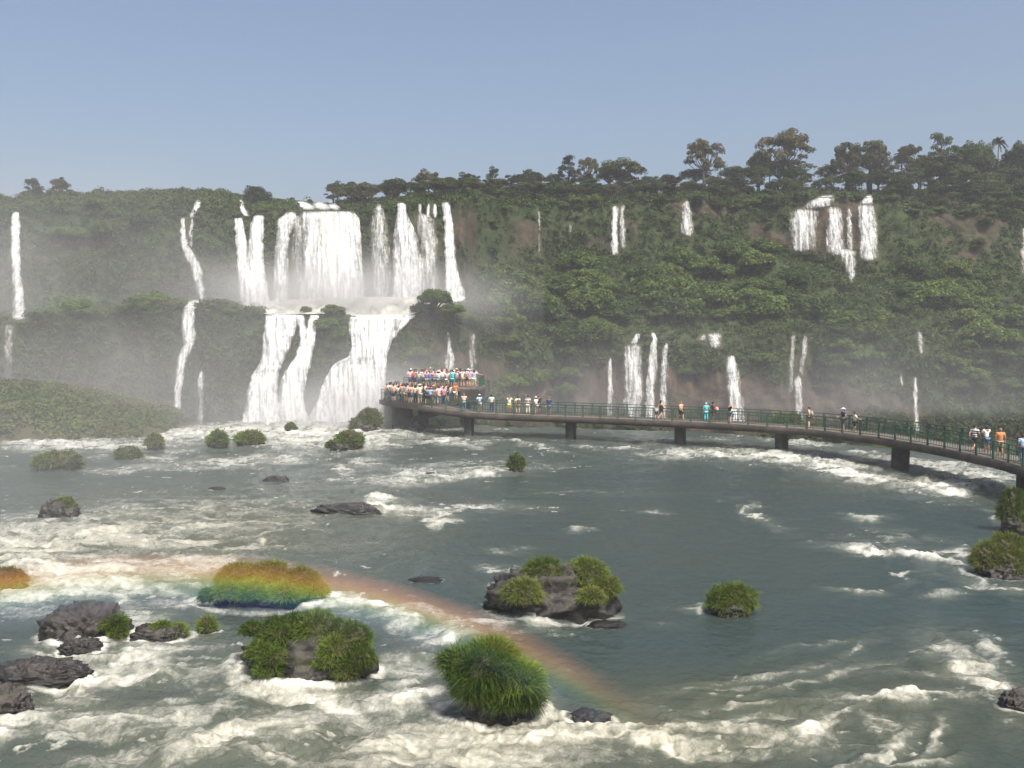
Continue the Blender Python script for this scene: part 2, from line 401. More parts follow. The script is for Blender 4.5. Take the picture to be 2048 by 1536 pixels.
# ------------------------------------------------------------------ canyon wall: stations (photo x): base, wall top, ledge back, rim, ridge as (photo y, metres)
ST = [
 (-500, [(880, 90), (660, 97), (640, 107), (430, 120), (410, 150)]),
 (0,    [(872, 94), (648, 100), (632, 110), (425, 123), (400, 150)]),
 (250,  [(866, 96), (625, 102), (610, 110), (405, 121), (383, 140)]),
 (400,  [(862, 97), (612, 103), (600, 110), (402, 121), (386, 138)]),
 (470,  [(860, 98), (622, 103), (610, 114), (425, 121), (392, 138)]),
 (540,  [(858, 99), (630, 104), (616, 117), (428, 121), (396, 138)]),
 (640,  [(858, 99), (630, 104), (618, 118), (420, 122), (404, 140)]),
 (720,  [(858, 99), (634, 104), (618, 118), (422, 122), (402, 140)]),
 (800,  [(858, 100), (634, 105), (616, 118), (408, 122), (398, 142)]),
 (860,  [(862, 103), (612, 109), (598, 119), (405, 123), (392, 146)]),
 (930,  [(890, 108), (650, 113), (600, 122), (405, 128), (392, 155)]),
 (1020, [(900, 114), (668, 119), (540, 138), (404, 144), (388, 168)]),
 (1130, [(905, 117), (690, 121), (515, 147), (404, 151), (386, 175)]),
 (1250, [(905, 118), (668, 123), (508, 149), (408, 153), (386, 178)]),
 (1330, [(905, 118), (672, 123), (500, 150), (402, 154), (390, 180)]),
 (1400, [(905, 118), (690, 123), (478, 152), (400, 155), (380, 182)]),
 (1500, [(905, 118), (690, 123), (490, 152), (404, 156), (378, 182)]),
 (1600, [(905, 118), (670, 124), (508, 151), (398, 155), (382, 184)]),
 (1720, [(905, 117), (672, 124), (560, 146), (392, 154), (384, 184)]),
 (1850, [(905, 116), (690, 123), (540, 147), (410, 153), (388, 180)]),
 (2048, [(910, 114), (690, 122), (550, 145), (440, 151), (404, 178)]),
 (2600, [(920, 108), (690, 117), (550, 138), (440, 145), (410, 172)]),
]
SX = np.array([s[0] for s in ST], float)
SPY = np.array([[r[0] for r in s[1]] for s in ST], float)
SD = np.array([[r[1] for r in s[1]] for s in ST], float)

def wall_at(px, v):
    """photo y and distance of the wall at photo x and profile position v (0 base .. 4 ridge)"""
    px, v = np.broadcast_arrays(np.asarray(px, float), np.asarray(v, float))
    i = np.clip(np.floor(v).astype(int), 0, 3); t = v - i
    R = np.stack([np.interp(px, SX, SPY[:, k]) for k in range(5)], -1)
    D = np.stack([np.interp(px, SX, SD[:, k]) for k in range(5)], -1)
    g = lambda A, j: np.take_along_axis(A, j[..., None], -1)[..., 0]
    return g(R, i) * (1 - t) + g(R, i + 1) * t, g(D, i) * (1 - t) + g(D, i + 1) * t

def wall_dist(px, py):
    px, py = np.broadcast_arrays(np.asarray(px, float), np.asarray(py, float))
    out = np.empty(px.shape)
    for idx in np.ndindex(px.shape):
        r = [np.interp(px[idx], SX, SPY[:, k]) for k in range(5)]; d = [np.interp(px[idx], SX, SD[:, k]) for k in range(5)]
        out[idx] = np.interp(-py[idx], [-q for q in r], d)
    return out

def wall_shape(px, v):
    """world points of the rough wall"""
    py, D = wall_at(px, v)
    p = P(px, py, D)
    calm = in_fall(px, py, 10, 6)
    amp = np.where(calm, .25, 1.0) * np.where((px > 470) & (px < 900), .55, 1.0)
    n = fbm3(p * np.array([1, 1, .6]), .16, 5, .55) - .5
    n2 = fbm3(p * np.array([1, 1, .25]), .5, 3) - .5
    lift = sstep(3.0, 3.3, v)
    d = (n * 5.5 + n2 * 1.4) * amp
    q = p.copy()
    q[..., 1] -= d * (1 - .7 * lift)
    q[..., 2] += d * (.35 + .2 * lift)
    return q, py

NU, NV = 620, 240
vs = np.concatenate([np.linspace(0, 1, 70, endpoint=False), np.linspace(1, 2, 50, endpoint=False), np.linspace(2, 3, 70, endpoint=False), np.linspace(3, 4, NV - 190)])
us = np.linspace(-480, 2580, NU)
UU, VV = np.meshgrid(us, vs)
W, WPY = wall_shape(UU, VV)
rockn = fbm3(W * np.array([1, 1, 1.4]), .09, 4)
bare = sstep(.42, .56, rockn) * ((VV > 2.1) & (VV < 2.98)) * (UU > 880) * .7
bare = np.maximum(bare, sstep(.50, .62, rockn) * ((VV > .15) & (VV < .75)) * (UU > 780) * .8)
bare = np.maximum(bare, in_fall(UU, WPY, 3, 2) * .35)
# skirt below and a plateau running back behind the ridge
low = W[0].copy(); low[:, 2] -= 14; low[:, 1] -= 1
backs = []
for k, (dy, dz) in enumerate(((60, -3), (250, -8), (900, -15))):
    b = W[-1].copy(); b[:, 0] *= 1 + dy / 160; b[:, 1] += dy; b[:, 2] += dz; backs.append(b)
WV = np.concatenate([low[None], W] + [b[None] for b in backs])
BV = np.concatenate([bare[:1], bare] + [bare[-1:] * 0] * 3)
me = mesh_arrays('cliff', WV.reshape(-1, 3), grid_faces(NU, WV.shape[0]), M['cliff'], True, {'bare': BV})
tag(link('cliff_terrain', me), kind='structure')

# ------------------------------------------------------------------ foliage builders
def leaf_quads(c, nrm, size, aspect=.55, r=rng):
    """diamond leaves at centres c facing nrm"""
    n = len(c)
    nrm = nrm / (np.linalg.norm(nrm, axis=1, keepdims=True) + 1e-9)
    a = r.normal(size=(n, 3)); a -= (a * nrm).sum(1, keepdims=True) * nrm; a /= np.linalg.norm(a, axis=1, keepdims=True) + 1e-9
    b = np.cross(nrm, a)
    s = np.asarray(size).reshape(-1, 1) if np.ndim(size) else np.full((n, 1), size)
    v = np.stack([c - a * s, c - b * s * aspect + nrm * s * .15, c + a * s, c + b * s * aspect + nrm * s * .15], 1)
    return v.reshape(-1, 3)

def quads_idx(n):
    return np.arange(4 * n, dtype=np.int32).reshape(-1, 4)

def sphere_pts(n, r=rng):
    d = r.normal(size=(n, 3)); return d / np.linalg.norm(d, axis=1, keepdims=True)

def clump_leaves(centres, radii, per, leaf, flat=.75, up=.5, r=rng):
    C, Nn, S = [], [], []
    for c, rad in zip(centres, radii):
        d = sphere_pts(per, r); d[:, 2] = np.where(d[:, 2] < -.3, -d[:, 2], d[:, 2])
        rr = rad * r.random((per, 1)) ** .35
        p = d * rr * np.array([1, 1, flat]) + c
        nn = d + r.normal(size=(per, 3)) * .55; nn[:, 2] += up
        C.append(p); Nn.append(nn); S.append(leaf * r.uniform(.6, 1.3, per))
    return leaf_quads(np.concatenate(C), np.concatenate(Nn), np.concatenate(S), .6, r)

def tree_proto(kind, seed):
    """crown and trunk meshes of a tree about 10 m high; returns (crown mesh, trunk mesh)"""
    r = np.random.default_rng(seed); mb = MB()
    if kind == 'umbrella':
        H, R = 10.0, 5.2; n = 46
        ang = r.uniform(0, 2 * math.pi, n); rad = R * np.sqrt(r.random(n)) * .92
        z = H * .88 - (rad / R) ** 2 * 3.6 + r.uniform(-1.7, .4, n)
        cen = np.stack([np.cos(ang) * rad, np.sin(ang) * rad, z], -1); cr = r.uniform(.7, 1.45, n)
        v = clump_leaves(cen, cr, 130, .21, .6, .6, r); mat = M['leaf_olive']
        fork = Vector((r.uniform(-.3, .3), r.uniform(-.3, .3), H * .42))
        mb.tube([(0, 0, -1.5), (0.05, 0, H * .2), fork], [.36, .28, .22])
        for k in range(0, n, 2):
            c = Vector(cen[k]); m = fork.lerp(c, .5) + Vector((r.uniform(-.4, .4), r.uniform(-.4, .4), -.5))
            mb.tube([fork, m, c], [.15, .09, .04], 5)
    elif kind == 'round':
        H, R = 9.5, 3.6; n = 38
        d = sphere_pts(n, r); d[:, 2] = np.abs(d[:, 2]) * 1.0 - .3
        cen = d * np.array([R, R, 3.6]) * r.uniform(.55, .95, (n, 1)) + np.array([0, 0, 5.9]); cr = r.uniform(.8, 1.5, n)
        v = clump_leaves(cen, cr, 140, .20, .8, .4, r); mat = M['leaf_tree']
        fork = Vector((r.uniform(-.3, .3), r.uniform(-.2, .2), 3.6))
        mb.tube([(0, 0, -1.5), (.1, 0, 1.8), fork], [.34, .27, .22])
        for k in range(0, n, 2):
            c = Vector(cen[k]); mb.tube([fork, fork.lerp(c, .5) + Vector((0, 0, .3)), c], [.13, .08, .03], 5)
    elif kind == 'ragged':
        H = 10.5; n = 30
        z = r.uniform(3.2, 9.8, n); rad = (2.9 - np.abs(z - 6.2) * .42) * np.sqrt(r.random(n)); ang = r.uniform(0, 6.283, n)
        cen = np.stack([np.cos(ang) * rad, np.sin(ang) * rad, z], -1); cr = r.uniform(.55, 1.25, n)
        v = clump_leaves(cen, cr, 130, .19, .75, .4, r); mat = M['leaf_olive'] if seed % 2 else M['leaf_tree']
        mb.tube([(0, 0, -1.5), (.15, .05, 3), (-.1, 0, 6.5), (.05, 0, 9.3)], [.3, .24, .15, .05])
        for k in range(n):
            c = Vector(cen[k]); mb.tube([(0, 0, max(2.2, c.z - 1.3)), c], [.08, .03], 5)
    elif kind == 'palm':
        H = 9.0; mb.tube([(0, 0, -1.5), (.1, 0, 3), (-.05, 0, 6.6), (0, 0, 8.2)], [.2, .16, .14, .1])
        C, Nn, S = [], [], []
        for k in range(22):
            a = r.uniform(0, 6.283); el = r.uniform(-.2, 1.3); L = r.uniform(1.7, 2.5)
            for q in np.linspace(.1, 1, 26):
                x = L * q * math.cos(el); zz = L * q * math.sin(el) - 1.1 * (q * q) * L * .5
                for s in (-1, 1):
                    C.append((math.cos(a) * x - math.sin(a) * .12 * s, math.sin(a) * x + math.cos(a) * .12 * s, 8.2 + zz)); Nn.append(r.normal(size=3) + np.array([0, 0, .8])); S.append(.2)
        v = leaf_quads(np.array(C), np.array(Nn), np.array(S), .35, r); mat = M['leaf_olive']
    crown = mesh_arrays('crown_' + kind, v, quads_idx(len(v) // 4), mat)
    return crown, mb.mesh('trunk_' + kind, M['bark'], True)

def shrub_proto(seed, n=44, per=150, leaf=.135):
    """leafy shrub, unit radius about 1; returns (foliage, stem)"""
    r = np.random.default_rng(seed)
    d = sphere_pts(n, r); d[:, 2] = np.abs(d[:, 2]) - .12
    cen = d * np.array([1, 1, .85]) * r.uniform(.35, .85, (n, 1)) * np.array([r.uniform(.85, 1.15), r.uniform(.85, 1.15), r.uniform(.8, 1.15)])
    v = clump_leaves(cen, r.uniform(.16, .36, n), per, leaf * .42, .85, .35, r)
    mb = MB()
    for k in range(0, n, 3): mb.tube([(0, 0, -.6), Vector(cen[k]) * .5 + Vector((0, 0, -.05)), Vector(cen[k])], [.06, .04, .015], 5)
    return mesh_arrays('shrub_leaves', v, quads_idx(len(v) // 4), M['leaf_shrub']), mb.mesh('shrub_stem', M['bark'])

TREES = {k: [tree_proto(k, s) for s in seeds] for k, seeds in (('umbrella', (11, 12, 13)), ('round', (21, 22, 23, 24)), ('ragged', (31, 32, 33, 34)), ('palm', (41,)))}
SHRUBS = [shrub_proto(50 + i) for i in range(9)]
KINDN = {'umbrella': 'umbrella_tree', 'round': 'round_tree', 'ragged': 'ragged_tree', 'palm': 'palm_tree'}

def put_tree(kind, base, h, w=None, label='', group=None):
    cr, tk = random.choice(TREES[kind])
    H0, W0 = {'umbrella': (10.0, 12.0), 'round': (10.2, 8.6), 'ragged': (10.6, 6.6), 'palm': (10.2, 4.6)}[kind]
    o = empty(KINDN[kind], base, random.uniform(0, 6.283))
    s = h / H0; sx = (w / W0) if w else s * random.uniform(.9, 1.15)
    o.scale = (sx, sx, s)
    tag(o, label, 'palm' if kind == 'palm' else 'tree', group)
    link('crown', cr, o); link('trunk', tk, o)
    return o

def ground_at(px, v):
    q, _ = wall_shape(np.array([[px]], float), np.array([[v]], float)); return q[0, 0]

# skyline trees, one by one: photo x, photo y of the top, crown width in photo pixels, kind, label
SKY = [
 (18, 380, 46, 'round', 'hazy low tree on the skyline at the left edge'),
 (66, 356, 48, 'ragged', 'hazy upright tree on the far left skyline, left of a flat topped one'),
 (118, 350, 56, 'umbrella', 'hazy flat topped tree on the far left skyline'),
 (514, 359, 62, 'round', 'dark round tree rising alone above the left strands of the main falls'),
 (708, 352, 92, 'round', 'broad brownish tree on the skyline behind the right of the main curtain'),
 (790, 346, 70, 'round', 'olive tree on the skyline above the grey veil'),
 (858, 331, 72, 'umbrella', 'dark spreading tree on the skyline above the slender right waterfall'),
 (938, 345, 56, 'round', 'light olive rounded tree just right of the dark spreading tree'),
 (986, 334, 36, 'ragged', 'narrow ragged tree with a thin tip, mid skyline'),
 (1056, 331, 36, 'umbrella', 'small sparse tree with leafless looking branches, mid skyline'),
 (1138, 312, 50, 'ragged', 'pointed dark tree left of a small open umbrella tree'),
 (1176, 306, 52, 'umbrella', 'small open umbrella tree next to the pointed dark tree'),
 (1242, 308, 112, 'round', 'large dome shaped dark tree with a tuft on top, above the twin falls'),
 (1408, 271, 100, 'umbrella', 'isolated domed umbrella tree standing clear of the forest, above the bell shaped waterfall'),
 (1520, 288, 60, 'round', 'dense tree touching the left side of the large flat topped tree'),
 (1571, 253, 140, 'umbrella', 'largest flat topped tree on the right skyline, dense and wide'),
 (1694, 270, 72, 'umbrella', 'reddish open tree with bare limbs, left one of a touching pair'),
 (1745, 267, 78, 'umbrella', 'reddish open tree with bare limbs, right one of a touching pair'),
 (1822, 277, 66, 'umbrella', 'tall thin crowned tree just right of the touching reddish pair'),
 (1884, 266, 60, 'ragged', 'ragged feathery tree on the right skyline, left of the highest clump'),
 (1928, 263, 70, 'round', 'dense dark clump of a tree topping the right skyline'),
 (1966, 266, 60, 'round', 'round dark tree right of the topping clump'),
 (1998, 262, 34, 'palm', 'slender palm like tree poking above the forest near the right edge'),
 (2040, 282, 46, 'ragged', 'tree cut by the right edge on the skyline'),
]
for px, top, wpx, kind, lab in SKY:
    v = 3.75 if px > 950 else 3.6
    g = ground_at(px, v); D = g[1]
    ztop = P(px, top, D)[2]
    bx = P(px, top, D)[0]
    h = float(np.clip(ztop - g[2], 6.0, 13))
    put_tree(kind, (bx, D, ztop - h), h * 1.02, min(wpx / FPX * D, h * 1.9), lab)

SKYX = [-100, 0, 60, 150, 230, 480, 500, 560, 640, 660, 700, 780, 850, 890, 1000, 1040, 1130, 1200, 1250, 1290, 1370, 1450, 1500, 1560, 1640, 1700, 1800, 1900, 2000, 2200]
SKYY = [400, 390, 384, 392, 384, 388, 378, 388, 394, 376, 364, 358, 356, 366, 356, 344, 334, 338, 332, 352, 330, 320, 306, 306, 330, 314, 296, 286, 288, 296]
# forest on the plateau
count = 0
for row, (v, step) in enumerate(((3.95, 44), (3.68, 42), (3.42, 42), (3.2, 40), (3.05, 42))):
    x = 676.0
    while x < 2130:
        px = x + random.uniform(-12, 12); x += step * random.uniform(.8, 1.25) * (1.2 if px < 950 else 1)
        g = ground_at(px, v); D = g[1]; base_y = float(to_px(g)[1])
        sky = float(np.interp(px, SKYX, SKYY)) - (10 if px > 1000 else 0); rid = float(np.interp(px, SX, SPY[:, 4]))
        topy = sky + (rid - sky) * (.04, .30, .52, .74, .92)[row] + random.uniform(-4, 20)
        ztop = P(px, topy, D)[2]; h = min(ztop - g[2], 11.5)
        if h < 2.6: h = random.uniform(2.8, 4.0)
        ztop = g[2] + h if ztop - g[2] < 2.6 else ztop
        if row > 1 and in_fall(np.array([px, px - 14, px + 14]), np.array([base_y - 10] * 3), 8, 12).any(): continue
        kind = random.choices(['round', 'ragged', 'umbrella', 'palm'], [.64, .29, .04, .03])[0]
        put_tree(kind, (float(P(px, topy, D)[0]), float(D), float(ztop - h)), float(h), float(h) * random.uniform(.85, 1.3) if kind != 'palm' else None,
                 {'round': 'dense round crowned tree within the plateau forest', 'ragged': 'ragged upright tree within the plateau forest', 'umbrella': 'flat crowned tree within the plateau forest', 'palm': 'feathery palm within the plateau forest'}[kind],
                 {'round': 'round trees of the plateau forest', 'ragged': 'ragged trees of the plateau forest', 'umbrella': 'flat crowned trees of the plateau forest', 'palm': 'palms of the plateau forest'}[kind])
        count += 1
print('forest trees', count)

# shrubs on ledges and slopes
def put_shrub(p, rad, label, group=None, name='shrub', sz=1.0):
    me_, st_ = random.choice(SHRUBS)
    o = empty(name, tuple(map(float, p)), random.uniform(0, 6.283)); o.scale = (rad, rad, rad * random.uniform(.75, 1.05) * sz)
    tag(o, label, 'shrub', group); link('foliage', me_, o); link('stem', st_, o)
    return o

ZONES = [
 # px range, v range, count, radius, label, group
 (960, 2100, 1.02, 1.98, 112, (2.0, 4.8), 'leafy green shrub on the broad slope below the upper right cliff', 'shrubs of the broad right hand slope'),
 (960, 2100, .55, 1.02, 40, (1.4, 3.0), 'shrub hanging on the lower wall behind the walkway', 'shrubs hanging on the lower right wall'),
 (1000, 2100, 2.85, 3.06, 30, (1.0, 2.0), 'shrub on the rim of the upper right cliff', 'shrubs along the upper right rim'),
 (960, 2100, 2.0, 2.75, 9, (.8, 1.5), 'shrub clinging to the dark upper right cliff', 'shrubs clinging to the upper right cliff'),
 (640, 2130, 3.86, 4.0, 32, (2.3, 3.6), 'bush filling in below the skyline trees of the plateau', 'bushes under the skyline trees'),
 (-40, 470, 1.0, 2.9, 24, (1.4, 3.2), 'hazy shrub on the misty left cliff', 'shrubs of the misty left cliff'),
 (-40, 470, 2.9, 3.9, 14, (.9, 1.9), 'low bush along the left cliff top', 'bushes along the left cliff top'),
 (470, 960, 3.05, 3.8, 12, (.9, 1.8), 'low bush on the rim behind the main falls', 'bushes on the rim behind the main falls'),
 (775, 960, .3, 1.9, 20, (1.2, 2.8), 'shrub on the green knoll right of the main falls', 'shrubs of the knoll right of the main falls'),
]
for x0, x1, v0, v1, n, (r0, r1), lab, grp in ZONES:
    k = 0; tries = 0
    while k < n and tries < n * 40:
        tries += 1
        px, v = random.uniform(x0, x1), random.uniform(v0, v1)
        rad = random.uniform(r0, r1); g = ground_at(px, v); qx, qy = to_px(g); rp = rad / g[1] * FPX
        gx_, gy_ = np.meshgrid(qx + rp * np.linspace(-1.1, 1.1, 15), qy + rp * np.linspace(-1.1, .35, 7))
        if in_fall(gx_, gy_, 1.5, 2).any(): continue
        if 500 < qx < 800 and qy > 570: continue
        put_shrub(g + np.array([0, -.15 * rad, .05 * rad]), rad, lab, grp); k += 1
# green pillars between the legs of the lower main falls
for px, py, D, rad, lab in ((668, 628, 104, 1.9, 'round dark bush crowning the pillar between the lower middle and right legs'),
        (655, 655, 103, 2.0, 'bush on the upper left flank of the pillar between the lower legs'), (684, 672, 103, 1.8, 'bush on the right flank of the pillar between the lower legs'),
        (662, 695, 102.5, 1.7, 'mist veiled bush at the foot of the pillar between the lower legs'), (640, 742, 102, 1.3, 'pale bush deep in the spray between the lower legs'),
        (612, 622, 105, .9, 'small dark bush at the lip left of the letter Y waterfall'),
        (868, 602, 107, 2.6, 'big rounded bush on a boulder at the foot of the slender right waterfall'), (842, 622, 107, 1.7, 'bush low on the left of the boulder by the slender right waterfall'),
        (905, 622, 108, 2.0, 'bush on the right of the boulder by the slender right waterfall'), (505, 632, 103.5, 1.4, 'bush at the left corner of the main ledge'), (470, 626, 103, 1.6, 'bush left of the main ledge, above the misty wall')):
    put_shrub(P(px, py, D), rad, lab)

# ground cover of the whole wall (one mass nobody could count)
nc = 30000
pu = rng.uniform(-300, 2400, nc); pv = np.concatenate([rng.uniform(.1, 3, nc * 3 // 4), rng.uniform(2.9, 4, nc - nc * 3 // 4)])
gp, _ = wall_shape(pu, pv); gx, gy = to_px(gp)
rn = fbm3(gp * np.array([1, 1, 1.4]), .09, 4)
keep = ~in_fall(gx, gy, 2.5, 4) & ~((gx > 528) & (gx < 800) & (gy > 590) & (gy < 650)) & ~((pu > 880) & (pv > 2.1) & (pv < 2.97) & ((rn > .50) | (rng.random(len(pu)) < .55))) & ~((rn > .56) & (pu > 780) & (pv < .75))
gp = gp[keep]
gv = clump_leaves(gp + np.array([0, -.25, .1]), rng.uniform(.25, .8, len(gp)), 22, .185, .9, .35)
tag(link('ground_cover', mesh_arrays('ground_cover', gv, quads_idx(len(gv) // 4), M['leaf_ground'])), kind='stuff', label='green creepers and undergrowth covering the canyon walls')

# ------------------------------------------------------------------ waterfalls
def fall_mesh(rows, dn, silt, seed):
    r = np.array(rows, float); y0, y1 = r[0, 0], r[-1, 0]
    ny = max(8, int((y1 - y0) / 2.2)); py = np.linspace(y0, y1, ny)
    l = np.interp(py, r[:, 0], r[:, 1]); q = np.interp(py, r[:, 0], r[:, 2])
    ker = np.hanning(7); ker /= ker.sum()
    if ny > 14:
        l = np.convolve(np.pad(l, 3, 'edge'), ker, 'valid'); q = np.convolve(np.pad(q, 3, 'edge'), ker, 'valid')
    wmax = (q - l).max(); nx = max(7, int(wmax / 2.2))
    # ragged outline
    jl = (fbm2(py * .12 + seed, py * 0 + 3.1, 3) - .5) * min(7, wmax * .35); jr = (fbm2(py * .12 + seed + 50, py * 0 + 7.7, 3) - .5) * min(7, wmax * .35)
    l = l + jl * .7 - 1.0; q = q + jr * .7 + 1.0
    u = np.linspace(0, 1, nx)
    X = l[:, None] + (q - l)[:, None] * u[None]; Y = np.repeat(py[:, None], nx, 1)
    xm = np.full(ny, (l.mean() + q.mean()) / 2)
    D = wall_dist((l + q) / 2, py); D = np.convolve(np.pad(D, 3, 'edge'), ker, 'valid')
    w_m = (q - l) / FPX * D
    e = np.abs(2 * u - 1)
    bulge = np.minimum(w_m * .35, 1.1)[:, None] * np.sqrt(np.clip(1 - e ** 2, 0, 1))[None]
    streak = (fbm2(X * .22 + seed * 3.3, Y * .02, 4) - .5) * np.minimum(1.6, w_m * .5)[:, None]
    DD = D[:, None] - .9 - bulge - streak
    p = P(X, Y, DD)
    ed = e[None] ** 2.0 * (.75 + .7 * fbm2(X * .10 + seed * 5, Y * .05, 3))
    tv = (py - y0) / (y1 - y0)
    vend = (np.clip(1 - (py - y0) / 7, 0, 1) ** 1.5 * (.75 if dn < 1.2 else .15) + np.clip(1 - (y1 - py) / 9, 0, 1) ** 1.5 * (.9 if dn < 1.2 else .3) + (tv ** 2 * .35 if dn < .9 else 0))[:, None]
    sil = np.repeat((silt * np.exp(-((u - .45) / .22) ** 2))[None], ny, 0) * np.clip(1.4 - (Y - y0) / max(1, (y1 - y0)) * 1.4, 0, 1)
    return p, grid_faces(nx, ny), {'edge': ed + vend, 'dens': np.full(X.shape, dn), 'silt': sil}

for i, (lab, strands) in enumerate(FALLS):
    meshes = []
    for k, (dn, si, rows) in enumerate(strands):
        if rows[0][1] > 1000 or dn < .7: dn = dn - .13
        p, f, at = fall_mesh(rows, dn, si, i * 7.3 + k * 2.9)
        meshes.append((p.reshape(-1, 3), f, at))
    foot = meshes[-1][0][-1].copy(); foot = meshes[-1][0].mean(0); foot[2] = meshes[-1][0][:, 2].min()
    if len(meshes) == 1:
        p, f, at = meshes[0]
        o = link('waterfall', mesh_arrays('waterfall', p - foot, f, M['fall'], True, at), None, tuple(foot))
        tag(o, lab, 'waterfall')
    else:
        root = tag(empty('waterfall', tuple(foot)), lab, 'waterfall')
        for p, f, at in meshes:
            link('water_strand', mesh_arrays('water_strand', p - foot, f, M['fall'], True, at), root)

# foaming pool on the ledge between the two tiers of the main falls
lx = np.linspace(500, 900, 150); lv = np.linspace(0, 1, 60)
LX, LV = np.meshgrid(lx, lv)
by = np.interp(LX, [500, 540, 640, 700, 800, 840, 900], [624, 632, 630, 640, 638, 626, 612]); bd = np.interp(LX, [500, 540, 800, 900], [103.4, 103.2, 104, 110])
ty = np.interp(LX, [500, 540, 640, 800, 900], [602, 604, 598, 596, 596]); td = np.full(LX.shape, 117.0)
pz = P(LX, by + (ty - by) * LV, bd + (td - bd) * LV)
pz[..., 2] += (fbm2(LX * .06, LV * 4, 4) - .5) * 1.1 * np.sin(LV * math.pi * .9 + .1) + .15
edge_fade = np.clip(np.minimum(LX - 500, 900 - LX) / 30, 0, 1)
tag(link('ledge_water', mesh_arrays('ledge_water', pz.reshape(-1, 3), grid_faces(150, 60), M['water'], True,
    {'foam': np.clip(.9 * edge_fade + 1.0 * (fbm2(LX * .05, LV * 5, 4) - .55), 0, 1.2), 'silt': np.full(LX.shape, .2), 'milk': np.full(LX.shape, .8)})), kind='structure')

